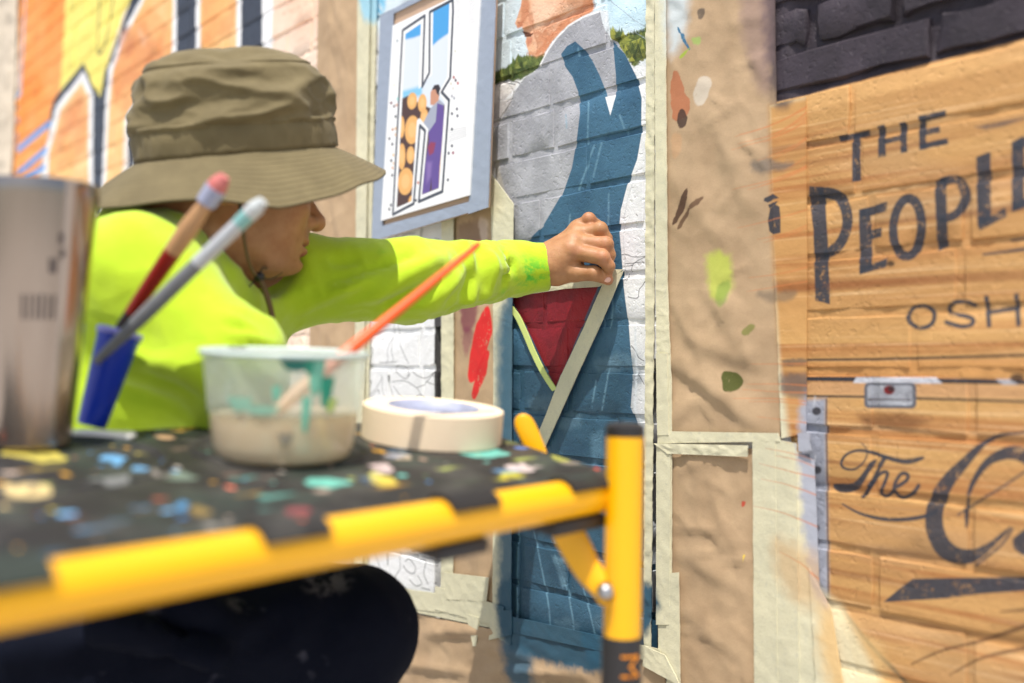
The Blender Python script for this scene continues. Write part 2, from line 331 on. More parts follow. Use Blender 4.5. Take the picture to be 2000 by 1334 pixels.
# lettering
L3 = lambda p: cr(p, 1250, 0, .375)
for i, p in enumerate(([(1032, 708), (1192, 676), (1196, 706), (1040, 738)], [(1106, 700), (1142, 694), (1147, 940), (1105, 948)],
          [(1238, 655), (1275, 649), (1281, 815), (1242, 822)], [(1352, 640), (1388, 633), (1392, 792), (1356, 799)], [(1268, 724), (1358, 704), (1358, 733), (1270, 753)],
          [(1450, 605), (1485, 599), (1491, 776), (1454, 781)], [(1450, 606), (1592, 573), (1595, 605), (1453, 637)], [(1478, 672), (1560, 656), (1562, 690), (1480, 706)], [(1454, 752), (1600, 719), (1606, 749), (1458, 781)],
          [(885, 970), (958, 975), (976, 1200), (990, 1585), (913, 1565), (903, 1200), (880, 1020)],
          [(1140, 1092), (1196, 1080), (1212, 1395), (1145, 1428)], [(1140, 1092), (1290, 1050), (1284, 1102), (1145, 1134)], [(1190, 1202), (1262, 1186), (1262, 1234), (1195, 1248)], [(1145, 1386), (1240, 1366), (1290, 1344), (1284, 1392), (1145, 1430)],
          [(1535, 942), (1595, 920), (1606, 1284), (1550, 1310)],
          [(1750, 816), (1825, 790), (1832, 1150), (1762, 1182)], [(1762, 1180), (1756, 1122), (1830, 1128), (1905, 1080), (1914, 1130), (1840, 1166), (1772, 1200)],
          [(1935, 742), (1998, 704), (2006, 1080), (1940, 1106)], [(1935, 742), (2100, 680), (2102, 730), (1940, 790)], [(1990, 880), (2075, 850), (2075, 900), (1990, 930)], [(1940, 1060), (2100, 1000), (2104, 1050), (1940, 1106)])):
    cm.poly(L3(p), ink, .96, 1.6, speck=.30, rough=.7, seed=40 + i)
cm.stroke(L3(smooth([(950, 1000), (1030, 1022), (1072, 1090), (1078, 1180), (1040, 1270), (970, 1325)])), [18, 20, 22] + [22] * 25 + [20, 18, 16], ink, .96, 1.6, speck=.30, seed=70)
o = [(1395 + 74 * math.cos(t), 1185 + 150 * math.sin(t) - .18 * 74 * math.cos(t)) for t in np.linspace(0, 2 * math.pi, 30)]
cm.stroke(L3(o), 18.5, ink, .96, 1.6, speck=.30, seed=71)
cm.stroke(L3(smooth([(1575, 945), (1645, 935), (1690, 990), (1685, 1060), (1640, 1120), (1580, 1140)])), 17, ink, .96, 1.6, speck=.30, seed=72)
for i, q in enumerate(([(672, 1085), (700, 1062), (722, 1075), (728, 1130), (728, 1212), (690, 1221), (668, 1205), (660, 1150)], [(645, 1030), (690, 1008), (720, 1030), (690, 1040), (660, 1055), (640, 1045)], [(662, 1065), (715, 1045), (705, 1062), (668, 1085)])):
    cm.poly(L3(q), ink, .95, 1.6, speck=.28, seed=75 + i)
cm.poly(L3([(1925, 1248), (2060, 1225), (2060, 1240), (1930, 1258)]), ink, .9, 2, speck=.3)
cm.poly(L3([(1785, 1322), (2000, 1290), (2100, 1280), (2100, 1300), (2000, 1308), (1790, 1332)]), ink, .9, 2, speck=.3)
cm.poly(L3([(1740, 660), (1900, 628), (2060, 600), (1900, 655), (1800, 675)]), (70, 70, 78), .7, 8, speck=.3)
L6 = lambda p: cr(p, 1250, 450, .375)
o = [(1465 + 68 * math.cos(t), 450 + 58 * math.sin(t)) for t in np.linspace(0, 2 * math.pi, 30)]
cm.stroke(L6(o), 8.5, ink, .95, 1.4, speck=.3, seed=80)
cm.stroke(L6(smooth([(1742, 388), (1700, 372), (1640, 374), (1605, 402), (1625, 435), (1690, 445), (1732, 462), (1725, 490), (1670, 500), (1595, 478)])), 8.5, ink, .95, 1.4, speck=.3, seed=81)
for q in ([(1806, 350), (1818, 496)], [(1962, 340), (1972, 490)], [(1812, 428), (1965, 405)]): cm.stroke(L6(q), 9, ink, .95, 1.4, speck=.3, seed=82)
LF = lambda p: cr(p, 1480, 700, .4753)
cm.stroke(LF(smooth([(428, 348), (450, 378), (440, 420), (400, 455), (355, 450), (345, 425), (370, 392), (420, 378), (480, 390), (560, 415), (620, 424), (680, 408)], 4)), np.interp(np.arange(45), [0, 8, 18, 26, 36, 41, 44], [2, 3, 6, 5, 9, 10, 6]), ink, .95, 1.4, speck=.24, seed=83)
cm.poly(LF(smooth([(487, 418), (458, 470), (420, 530), (372, 552), (322, 546), (308, 518), (345, 514), (395, 510), (438, 462), (462, 425)], 4, True)), ink, .96, 1.4, speck=.26, seed=84)
cm.stroke(LF(smooth([(524, 408), (500, 450), (468, 510), (435, 566)])), 9, ink, .95, 1.4, speck=.24, seed=85)
cm.stroke(LF(smooth([(462, 525), (505, 474), (535, 470), (522, 515), (505, 552), (528, 566), (556, 545)])), 7, ink, .95, 1.4, speck=.24, seed=86)
cm.stroke(LF(smooth([(562, 535), (612, 502), (618, 478), (592, 474), (566, 515), (568, 556), (600, 572), (645, 548), (664, 522)])), 7.5, ink, .95, 1.4, speck=.24, seed=87)
cm.stroke(LF(smooth([(350, 598), (420, 636), (520, 660), (620, 660), (700, 645), (745, 622)])), np.interp(np.arange(31), [0, 12, 22, 30], [3, 8, 8, 4]), ink, .95, 1.4, speck=.24, seed=88)
cm.stroke(LF(smooth([(1130, 300), (1080, 306), (1000, 315), (930, 350), (850, 430), (780, 510), (735, 600), (728, 690), (762, 775), (825, 812), (900, 805), (975, 755), (1040, 695)], 4)), np.interp(np.arange(49), [0, 6, 12, 18, 24, 28, 33, 38, 43, 48], [3, 5, 10, 24, 34, 38, 40, 28, 12, 4]), ink, .95, 1.6, speck=.30, seed=89)
cm.stroke(LF(smooth([(858, 698), (858, 610), (882, 520), (940, 432), (1010, 394), (1075, 390), (1150, 430), (1190, 520)], 4)), np.interp(np.arange(29), [0, 6, 12, 18, 24, 28], [3, 7, 14, 26, 34, 40]), ink, .95, 1.6, speck=.30, seed=90)
cm.stroke(LF(smooth([(826, 642), (900, 592), (1000, 532), (1100, 465)])), 4.5, ink, .8, 2, speck=.3, seed=91)
cm.stroke(LF(smooth([(895, 852), (1000, 770), (1050, 700)])), 5, ink, .85, 2, speck=.3, seed=92)
cm.poly(LF([(1050, 740), (1100, 700), (1200, 720), (1200, 800), (1090, 808), (1055, 780)]), ink, .95, 3, speck=.28)
cm.poly(LF([(522, 1000), (580, 950), (640, 905), (800, 902), (1094, 898), (1300, 890), (1300, 960), (1094, 955), (900, 968), (780, 985)]), ink, .96, 2, speck=.27, seed=93)
for q in ([(632, 1256), (760, 1200), (920, 1160), (1100, 1100)], [(790, 1300), (900, 1240), (1000, 1210), (1100, 1192)], [(1000, 1040), (1150, 1030)]): cm.stroke(LF(smooth(q)), np.linspace(3, 9, len(smooth(q))), (104, 72, 46), .8, 3, speck=.25)
cm.stroke(LF(smooth([(350, 1040), (430, 1140), (500, 1220), (570, 1290), (620, 1360)])), 9, (110, 96, 70), .8, 5)
cm.poly([(1620, 1180), (1720, 1260), (1780, 1420), (1640, 1420), (1590, 1260)], (226, 190, 130), .6, 40)
cm.poly([(1575, 1130), (1640, 1180), (1720, 1330), (1740, 1420), (1500, 1420), (1500, 1100)], (226, 214, 176), .9, 30)

# -- overspray on paper and tape
co.poly([(1500, 206), (1560, 190), (1700, 151), (1700, 720), (1620, 860), (1540, 860), (1520, 700), (1504, 450)], f=22, fn=wood)
for (p, c, a, f) in (
    ([(1300, -60), (1345, -60), (1335, 60), (1305, 100)], (212, 226, 232), .8, 40), ([(1490, -60), (1535, -60), (1540, 190), (1500, 170)], (70, 62, 70), .9, 36), ([(1450, -60), (1500, -60), (1500, 170), (1470, 150), (1448, 60)], (140, 116, 116), .55, 36),
    ([(1380, 500), (1425, 500), (1430, 560), (1405, 592), (1384, 560)], (190, 202, 84), .8, 24),
    ([(1400, 560), (1425, 550), (1420, 590), (1402, 595)], (122, 150, 70), .6, 10), ([(1470, 312), (1545, 318), (1530, 332), (1475, 338)], (110, 104, 98), .7, 14), ([(1480, 570), (1550, 570), (1530, 590), (1490, 588)], (110, 100, 88), .6, 14),
    ([(1558, 782), (1613, 780), (1618, 1170), (1580, 1120), (1566, 1000)], (168, 172, 186), .95, 20), ([(1525, 735), (1580, 735), (1580, 775), (1530, 770)], (96, 92, 92), .7, 18), ([(1530, 700), (1580, 702), (1570, 712), (1530, 712)], (90, 84, 78), .7, 8),
    ([(985, 600), (1040, 600), (1040, 1330), (985, 1290), (975, 900)], (56, 96, 118), .92, 36), ([(970, 640), (1000, 640), (998, 1000), (975, 950)], (60, 100, 122), .6, 30),
    ([(1000, 1120), (1285, 1150), (1215, 1290), (1180, 1312), (1120, 1306), (1060, 1290), (990, 1250)], (50, 86, 106), .99, 22), ([(1140, 1230), (1170, 1230), (1170, 1300), (1150, 1300)], (44, 88, 112), .8, 22),
    ([(900, 560), (935, 560), (925, 640), (905, 645)], (120, 44, 70), .75, 16), ([(905, 640), (925, 650), (915, 690), (905, 680)], (130, 60, 80), .6, 14),
    
    ([(895, 440), (945, 430), (948, 475), (905, 480)], (120, 88, 70), .6, 18), ([(935, 425), (952, 430), (950, 470), (938, 470)], (238, 214, 196), .5, 10),
    ([(1310, 150), (1322, 138), (1336, 180), (1345, 200), (1338, 225), (1312, 230)], (182, 108, 72), .8, 3), ([(1322, 222), (1332, 214), (1342, 228), (1338, 246), (1324, 246)], (74, 56, 48), .92, 3),
    ([(1352, 180), (1368, 150), (1386, 155), (1384, 185), (1370, 205), (1355, 200)], (226, 222, 210), .5, 5.5), ([(1310, 265), (1328, 262), (1325, 300), (1312, 306)], (206, 160, 118), .5, 8),
    ([(1338, 372), (1345, 376), (1340, 400), (1322, 432), (1312, 440), (1314, 425)], (86, 62, 48), .95, 3), ([(1372, 383), (1374, 390), (1350, 412), (1325, 448), (1322, 440), (1345, 408)], (110, 84, 64), .95, 3),
    ([(1412, 744 - 18), (1436, 728), (1450, 744), (1440, 762), (1418, 762), (1411, 748)], (78, 84, 36), .96, 4), ([(1452, 645), (1466, 632), (1475, 636), (1466, 650), (1455, 656)], (120, 124, 60), .8, 4),
    ([(1320, 55), (1326, 55), (1346, 92), (1340, 94)], (58, 116, 150), .95, 2), ([(1347, 92), (1330, 112), (1326, 110), (1342, 96)], (168, 190, 70), .9, 3), ([(1352, 75), (1368, 73), (1365, 84), (1354, 84)], (160, 196, 100), .7, 5),
    ([(1362, 20), (1374, 18), (1374, 30), (1364, 34)], (92, 82, 74), .8, 5), ([(1446, 980), (1454, 980), (1452, 990), (1446, 990)], (196, 72, 54), .9, 3), ([(1451, 1085), (1455, 1085), (1453, 1098), (1450, 1098)], (230, 200, 80), .9, 2),
    ([(1615, 1180), (1720, 1260), (1760, 1420), (1660, 1420), (1600, 1280)], (220, 180, 118), .8, 50), ([(1520, 1050), (1610, 1100), (1620, 1180), (1560, 1180), (1520, 1120)], (206, 168, 118), .6, 50),
    ([(700, -60), (760, -60), (752, 20), (712, 40)], (130, 204, 236), .7, 20),
):
    co.poly(smooth(p, 4, True), c, a, f, rough=max(4, min(f * .4, 8)), speck=.22 if f < 6 else 0, seed=int(p[0][0]))
for i, q in enumerate(([(672, 1085), (700, 1062), (722, 1075), (728, 1130), (728, 1212), (690, 1221), (668, 1205), (660, 1150)], [(645, 1030), (690, 1008), (720, 1030), (690, 1040), (660, 1055), (640, 1045)], [(662, 1065), (715, 1045), (705, 1062), (668, 1085)])):
    co.poly(L3(q), ink, .95, 1.6, speck=.28, seed=75 + i)
co.stroke(smooth([(951, 606), (946, 640), (936, 680), (926, 722), (921, 742)]), np.interp(np.arange(25), [0, 7, 14, 20, 24], [16, 52, 46, 30, 10]), (218, 36, 38), .97, 4, speck=.27, seed=3)
co.stroke(smooth([(952, 690), (945, 715), (936, 745), (928, 772)]), np.interp(np.arange(19), [0, 8, 18], [12, 28, 16]), (210, 36, 38), .97, 4, speck=.3, seed=5)
gsk = np.random.default_rng(11)
for i in range(30):                                          # loose brush tails of the wood grain running on to the masking
    y = 225 + 900 * gsk.random() ** 1.3; x0 = gsk.uniform(1430, 1530); x1 = 1600
    co.stroke(smooth([(x0, y + .1 * (720 - y) * .6), ((x0 + x1) / 2, y + gsk.uniform(-3, 3)), (x1, y - .1 * (720 - y))], 5), np.linspace(.6, 4.2, 11), (206, 126, 76), .6, 2.5, speck=.3, seed=i)

# -- far side: big letters
slate, peach = (66, 72, 84), varied((252, 206, 150), (248, 190, 122), 6, 41)
cl.poly([(38, -120), (160, -120), (140, -20), (118, 190), (85, 300), (60, 420), (10, 420), (38, 180)], f=3, fn=varied((252, 170, 96), (246, 150, 66), 5, 42))
cl.poly([(132, -120), (320, -120), (240, 30), (205, 140), (196, 196), (180, 170), (163, 124), (110, 195), (117, 180), (126, 60)], (247, 230, 120), f=4)
cl.stroke(smooth([(196, -30), (192, 60), (189, 90), (194, 105), (205, 85), (215, 40), (226, -40)]), 6, (64, 62, 60), 1, 2)
cl.poly([(520, -120), (640, -120), (640, 760), (520, 760)], f=3, fn=varied((253, 226, 206), (250, 206, 178), 5, 43))
def letter(p): cl.poly(p, slate, 1, 2); 
letter([(100, 215), (108, 190), (163, 122), (178, 160), (196, 190), (205, 140), (235, 60), (262, -20), (320, -120), (520, -120), (520, 420), (170, 420), (80, 420)])
white = (250, 250, 250)
warm = varied((248, 176, 108), (226, 142, 84), 9, 77, 3)
for p in ([(110, 208), (163, 138), (182, 182), (181, 420), (84, 420), (86, 300)], [(206, 200), (212, 135), (246, 50), (285, -20), (345, -120), (345, 130), (276, 200), (250, 240), (243, 420), (197, 420)], [(383, -120), (472, -120), (470, 200), (383, 200)], [(512, -120), (535, -120), (528, 500), (512, 500)], [(276, 205), (276, 330), (262, 420), (243, 420), (248, 240)]):
    cl.poly(p, white, 1, 2)
for p in ([(118, 214), (160, 158), (174, 188), (173, 420), (92, 420), (95, 300)], [(213, 200), (220, 138), (252, 56), (292, -20), (352, -120), (338, -120), (336, 125), (270, 190), (243, 232), (238, 420), (204, 420)], [(391, -120), (463, -120), (461, 200), (391, 200)]):
    cl.poly(p, (255, 255, 255), 1, 2, fn=peach)
for (p, c, a) in (([(240, 60), (285, 40), (300, 120), (260, 170), (225, 190), (218, 160)], (212, 138, 92), .75), ([(245, 60), (262, 70), (256, 110), (244, 100)], (176, 108, 84), .6), ([(275, 90), (320, 60), (320, 120), (285, 160)], (226, 160, 110), .6), ([(130, 215), (160, 190), (160, 240), (125, 265), (112, 260)], (216, 140, 96), .7), ([(270, 60), (290, 70), (282, 90)], (255, 236, 214), .7)):
    cl.poly(p, c, a, 16, rough=8, seed=int(p[0][0]))
for p in ([(252, 60), (290, 10), (338, 60), (336, 125), (275, 185), (243, 228), (220, 200), (222, 140)], [(118, 225), (158, 172), (172, 200), (170, 300), (110, 330), (100, 290)], [(395, -40), (460, -40), (458, 60), (395, 90)]):
    cl.poly(p, f=14, fn=warm, a=.6, rough=7, speck=.28, seed=int(p[0][0]))
cl.poly([(205, 420), (212, 235), (250, 215), (246, 420)], (250, 200, 136), .4, 30)
cl.poly([(252, 250), (270, 240), (262, 330), (250, 330)], slate, 1, 2)
cl.poly([(258, 258), (266, 256), (262, 272)], (206, 52, 70), 1, 2)
for q in ([(52, -120), (47, 40), (40, 180)],): cl.stroke(q, 9, (120, 176, 230), 1, 3); cl.stroke(q, 2.5, (236, 244, 250), .8, 2)
cl.stroke([(26, 200), (38, 182), (40, 186)], 5, (110, 168, 228), 1, 2); cl.stroke([(28, 186), (26, 260), (20, 330), (16, 420)], [6, 7, 14, 20], (94, 152, 218), 1, 3)
cl.stroke([(36, 200), (33, 290)], 7, (110, 160, 210), .9, 2)
for y in (196, 215, 245): cl.poly([(31, y), (40, y - 2), (39, y + 10), (31, y + 14)], (246, 160, 70), 1, 2)
for (a, b) in (((36, 292), (98, 240)), ((36, 338), (90, 292)), ((50, 352), (86, 326))): cl.stroke([a, b], 13, (92, 158, 224), 1, 3)
cl.poly([(-60, -120), (42, -120), (34, 190), (10, 420), (-60, 420)], (226, 214, 192), .0, 3)
# the peach ground seen under the outstretched arm, with its cracks drawn in
cm.poly([(560, 590), (640, 590), (640, 760), (540, 760)], (252, 222, 200), 1, 4); cl.poly([(480, 590), (640, 590), (640, 800), (480, 800)], (252, 222, 200), 1, 4)
for p in ([(555, 610), (575, 640), (570, 680)], [(580, 610), (562, 650), (575, 690)], [(590, 610), (600, 640), (585, 660), (600, 690)]):
    cl.stroke(p, 1.6, (120, 80, 60), .7, 1); cm.stroke(p, 1.4, (120, 80, 60), .7, 1)
# worn patches where old colour grins through
g4 = np.random.default_rng(4)
for i in range(26):
    x = g4.uniform(530, 625); y = g4.uniform(-60, 300); cl.poly([(x - 12, y + 7), (x + 8, y - 6), (x + 12, y - 4), (x - 8, y + 9)], (206, 150, 116), .5, 4, rough=4, speck=.5, seed=i)
for q in ([(849, 560), (862, 560), (863, 1230), (850, 1230)], [(1273, 700), (1286, 700), (1286, 1290), (1273, 1290)]): cm.poly(q, (34, 30, 28), .95, 3)  # shade of the gaps beside the tape, painted in as dark strips
IM_MID, IM_LEFT, IM_OVER = cm.image('mural_portrait_and_crate'), cl.image('mural_big_letters'), co.image('overspray')

# ------------------------------------------------------------------ materials
class MB:
    """a small node-tree builder"""
    def __init__(s, name):
        s.m = bpy.data.materials.new(name); s.m.use_nodes = True
        s.t = s.m.node_tree; s.n = s.t.nodes; s.l = s.t.links; s.b = s.n['Principled BSDF']
    def new(s, t, **k):
        n = s.n.new(t)
        for a, v in k.items(): setattr(n, a, v)
        return n
    def set(s, n, i, v):
        if isinstance(v, bpy.types.NodeSocket): s.l.new(v, n.inputs[i])
        else: n.inputs[i].default_value = v
    def p(s, **k):
        for a, v in k.items(): s.set(s.b, a.replace('_', ' '), v)
        return s
    def math(s, op, a, b=0.0, c=None, clamp=False):
        n = s.new('ShaderNodeMath', operation=op, use_clamp=clamp); s.set(n, 0, a); s.set(n, 1, b)
        if c is not None: s.set(n, 2, c)
        return n.outputs[0]
    def noise(s, scale, detail=4, rough=.6, vec=None, out=0):
        n = s.new('ShaderNodeTexNoise'); n.inputs['Scale'].default_value = scale; n.inputs['Detail'].default_value = detail; n.inputs['Roughness'].default_value = rough
        s.l.new(vec if vec is not None else s.pos(), n.inputs['Vector']); return n.outputs[out]
    def pos(s):
        if not hasattr(s, '_g'): s._g = s.new('ShaderNodeNewGeometry')
        return s._g.outputs['Position']
    def obj(s):
        return s.new('ShaderNodeTexCoord').outputs['Object']
    def mix(s, f, a, b, blend='MIX'):
        n = s.new('ShaderNodeMix', data_type='RGBA', blend_type=blend)
        s.set(n, 'Factor', f)
        for key, v in ((6, a), (7, b)):
            if isinstance(v, bpy.types.NodeSocket): s.l.new(v, n.inputs[key])
            else: n.inputs[key].default_value = v if len(v) == 4 else (*v, 1)
        return n.outputs[2]
    def ramp(s, f, lo, hi):
        n = s.new('ShaderNodeMapRange'); s.set(n, 0, f); s.set(n, 1, lo); s.set(n, 2, hi); return n.outputs[0]
    def bump(s, h, strength=.3, dist=.002, normal=None):
        n = s.new('ShaderNodeBump'); s.set(n, 'Height', h); n.inputs['Strength'].default_value = strength; n.inputs['Distance'].default_value = dist
        if normal is not None: s.l.new(normal, n.inputs['Normal'])
        return n.outputs[0]
    def plane_uv(s, pl, cv):
        """canvas coordinates of a shaded point, from where it really is"""
        d = s.new('ShaderNodeVectorMath', operation='SUBTRACT'); s.l.new(s.pos(), d.inputs[0]); d.inputs[1].default_value = tuple(pl.O)
        r = []
        for ax, a0, a1 in ((pl.U, cv.u0, cv.u0 + cv.w / cv.ppm), (pl.V, cv.v0, cv.v0 + cv.h / cv.ppm)):
            q = s.new('ShaderNodeVectorMath', operation='DOT_PRODUCT'); s.l.new(d.outputs[0], q.inputs[0]); q.inputs[1].default_value = tuple(ax)
            r.append((q.outputs['Value'], s.math('DIVIDE', s.math('SUBTRACT', q.outputs['Value'], a0), a1 - a0)))
        c = s.new('ShaderNodeCombineXYZ'); s.l.new(r[0][1], c.inputs[0]); s.l.new(r[1][1], c.inputs[1])
        return c.outputs[0], r[0][0], r[1][0]
    def tex(s, im, vec, ext='EXTEND'):
        n = s.new('ShaderNodeTexImage', extension=ext, interpolation='Linear'); n.image = im; s.l.new(vec, n.inputs[0]); return n

def wall_paint():
    b = MB('painted_masonry')
    v1, s_, z_ = b.plane_uv(WALL, cm); v2, _, _ = b.plane_uv(WALL, cl)
    t1 = b.tex(IM_MID, v1); t2 = b.tex(IM_LEFT, v2)
    c = b.mix(b.math('LESS_THAN', s_, -.73), t1.outputs[0], t2.outputs[0])
    n1 = b.noise(38, 5, .65); c = b.mix(b.math('MULTIPLY', b.ramp(n1, .5, .8), .22), c, (.55, .53, .50, 1), 'MULTIPLY')
    g = b.noise(420, 3, .6); c = b.mix(b.math('MULTIPLY', b.ramp(g, .62, .78), .18), c, (.5, .48, .46, 1), 'MULTIPLY')
    b.p(Base_Color=c, Roughness=b.math('ADD', .42, b.math('MULTIPLY', n1, .3)))
    b.b.inputs['Specular IOR Level'].default_value = .35
    h = b.math('ADD', b.math('MULTIPLY', b.noise(240, 5, .7), .55), b.math('MULTIPLY', b.noise(70, 4, .6), .9))
    h = b.math('ADD', h, b.math('MULTIPLY', b.ramp(b.noise(130, 2, .5), .60, .70), -.35))
    b.p(Normal=b.bump(h, .75, .0022))
    return b.m
M_WALL = wall_paint()

def paper_mat(name, c1, c2, rough, fine=.25, tape=False):
    b = MB(name)
    v, s_, z_ = b.plane_uv(co.p, co); t = b.tex(IM_OVER, v, 'CLIP')
    n = b.noise(14, 5, .6); c = b.mix(b.ramp(n, .3, .7), hexc(*c1), hexc(*c2))
    f = b.noise(700, 3, .7); c = b.mix(b.math('MULTIPLY', b.ramp(f, .45, .75), .16), c, (.35, .28, .2, 1), 'MULTIPLY')
    if tape:
        st = b.noise(160, 3, .6); c = b.mix(b.math('MULTIPLY', b.ramp(st, .56, .70), .30), c, hexc(178, 178, 164))
    c = b.mix(t.outputs['Alpha'], c, t.outputs['Color'])
    b.p(Base_Color=c, Roughness=rough); b.b.inputs['Specular IOR Level'].default_value = .25
    h = b.math('ADD', b.math('MULTIPLY', b.noise(420, 3, .6), fine), b.noise(55, 4, .6))
    for sc_, am_ in ((13, 4.0), (34, 1.2)):                   # sharp facets of crumpled paper
        vo = b.new('ShaderNodeTexVoronoi', feature='F1'); vo.inputs['Scale'].default_value = sc_; wp = b.new('ShaderNodeVectorMath', operation='ADD'); nv_ = b.new('ShaderNodeTexNoise'); nv_.inputs['Scale'].default_value = 12; b.l.new(b.pos(), nv_.inputs['Vector'])
        nm_ = b.new('ShaderNodeVectorMath', operation='SCALE'); b.l.new(nv_.outputs[1], nm_.inputs[0]); nm_.inputs['Scale'].default_value = .05; b.l.new(b.pos(), wp.inputs[0]); b.l.new(nm_.outputs[0], wp.inputs[1]); b.l.new(wp.outputs[0], vo.inputs['Vector'])
        h = b.math('ADD', h, b.math('MULTIPLY', vo.outputs['Distance'], am_ if not tape else am_ * .25))
    b.p(Normal=b.bump(h, .35 if not tape else .5, .0016))
    return b.m
M_KRAFT = paper_mat('kraft_paper_brown', (196, 168, 134), (178, 150, 118), .6)
M_TAPE = paper_mat('masking_tape_cream', (226, 220, 188), (208, 204, 176), .62, .5, True)

def simple(name, c, rough=.5, metal=0., bump=0., bscale=200, var=.0, spec=.5, dist=.001):
    b = MB(name); col = hexc(*c)
    n = b.noise(bscale, 4, .6, b.obj())
    if var: b.p(Base_Color=b.mix(b.math('MULTIPLY', b.ramp(n, .35, .7), var), col, tuple(x * .45 for x in col[:3])))
    else: b.p(Base_Color=col)
    b.p(Roughness=rough, Metallic=metal); b.b.inputs['Specular IOR Level'].default_value = spec
    if bump: b.p(Normal=b.bump(n, bump, dist))
    return b.m

# ------------------------------------------------------------------ object helpers
def link(name, me, mat=None, parent=None, smooth_=True):
    o = bpy.data.objects.new(name, me); COL.objects.link(o)
    if mat is not None and not me.materials: me.materials.append(mat)
    if parent is not None: o.parent = parent; o.matrix_parent_inverse = Matrix.Translation(-parent.location) if parent.type == 'EMPTY' else Matrix()
    if smooth_: me.polygons.foreach_set('use_smooth', [True] * len(me.polygons))
    return o
def mesh(name, V, Fc, uv=None):
    me = bpy.data.meshes.new(name); me.from_pydata([tuple(map(float, v)) for v in V], [], [tuple(map(int, f)) for f in Fc])
    if uv is not None:
        L = me.uv_layers.new(name='uv'); idx = np.empty(len(me.loops), int); me.loops.foreach_get('vertex_index', idx)
        L.data.foreach_set('uv', np.asarray(uv, float)[idx].ravel())
    me.update(); return me
def tag(o, label=None, cat=None, group=None, kind=None):
    if label: o['label'] = label
    if cat: o['category'] = cat
    if group: o['group'] = group
    if kind: o['kind'] = kind
    return o
def thing(name, label, cat, loc, group=None):
    o = bpy.data.objects.new(name, None); COL.objects.link(o); o.location = vec(loc); o.empty_display_size = .05
    return tag(o, label, cat, group)
def grid_faces(nu, nv, wrap=False):
    f = []
    for j in range(nv - 1):
        for i in range(nu if wrap else nu - 1):
            a = j * nu + i; b = j * nu + (i + 1) % nu
            f.append((a, b, b + nu, a + nu))
    return f
def frame(t):
    t = t / np.linalg.norm(t); a = np.array([0, 0, 1.]) if abs(t[2]) < .9 else np.array([1., 0, 0])
    x = np.cross(a, t); x /= np.linalg.norm(x); return x, np.cross(t, x), t
def tube(pts, rad, n=12, cap=True):
    pts = np.asarray(pts, float); rad = np.full(len(pts), rad) if np.isscalar(rad) else np.asarray(rad, float)
    V = []; x = None
    for i, p in enumerate(pts):
        t = pts[min(i + 1, len(pts) - 1)] - pts[max(i - 1, 0)]; t = t / np.linalg.norm(t)
        if x is None: x, y, _ = frame(t)
        x = x - t * (x @ t); x /= np.linalg.norm(x); y = np.cross(t, x)
        for k in range(n):
            a = 2 * math.pi * k / n; V.append(p + rad[i] * (x * math.cos(a) + y * math.sin(a)))
    Fc = grid_faces(n, len(pts), True)
    if cap:
        Fc.append(tuple(range(n))[::-1]); Fc.append(tuple((len(pts) - 1) * n + k for k in range(n)))
    return V, Fc
def lathe(prof, M, n=48, closed=False):
    """prof: (radius, height) pairs; M: 4x4 placing the axis"""
    M = np.array(M); V = []
    for r, z in prof:
        for k in range(n):
            a = 2 * math.pi * k / n; V.append((M @ np.array([r * math.cos(a), r * math.sin(a), z, 1]))[:3])
    Fc = grid_faces(n, len(prof), True)
    if closed: Fc += [((len(prof) - 1) * n + k, (len(prof) - 1) * n + (k + 1) % n, (k + 1) % n, k) for k in range(n)]
    return V, Fc
def basis(O, X, Y, Z):
    M = np.eye(4); M[:3, 0] = X; M[:3, 1] = Y; M[:3, 2] = Z; M[:3, 3] = O; return M
def box(O, X, Y, Z, lo, hi, bev=.0, seg=2):
    bm = bmesh.new(); bmesh.ops.create_cube(bm, size=1)
    for v in bm.verts:
        q = [(lo[k] + hi[k]) / 2 + v.co[k] * (hi[k] - lo[k]) for k in range(3)]; v.co = q
    if bev: bmesh.ops.bevel(bm, geom=bm.edges[:], offset=bev, segments=seg, profile=.5, affect='EDGES')
    M = Matrix([[*map(float, r)] for r in basis(O, X, Y, Z)]); bmesh.ops.transform(bm, matrix=M, verts=bm.verts)
    me = bpy.data.meshes.new('m'); bm.to_mesh(me); bm.free(); return me
def prism(outline, O, X, Y, Z, h, bev=.0):
    """outline in X,Y, thickness h along Z"""
    bm = bmesh.new(); vs = [bm.verts.new((x, y, 0)) for x, y in outline]; f = bm.faces.new(vs)
    r = bmesh.ops.extrude_face_region(bm, geom=[f]); bmesh.ops.translate(bm, vec=(0, 0, h), verts=[v for v in r['geom'] if isinstance(v, bmesh.types.BMVert)])
    bmesh.ops.recalc_face_normals(bm, faces=bm.faces)
    if bev: bmesh.ops.bevel(bm, geom=bm.edges[:], offset=bev, segments=2, profile=.5, affect='EDGES')
    M = Matrix([[*map(float, r_)] for r_ in basis(O, X, Y, Z)]); bmesh.ops.transform(bm, matrix=M, verts=bm.verts)
    me = bpy.data.meshes.new('m'); bm.to_mesh(me); bm.free(); return me
def autosmooth(o, ang=35):
    me = o.data
    bm = bmesh.new(); bm.from_mesh(me)
    for e in bm.edges:
        e.smooth = len(e.link_faces) == 2 and e.calc_face_angle(0) < R(ang)
    for f in bm.faces: f.smooth = True
    bm.to_mesh(me); bm.free(); return o

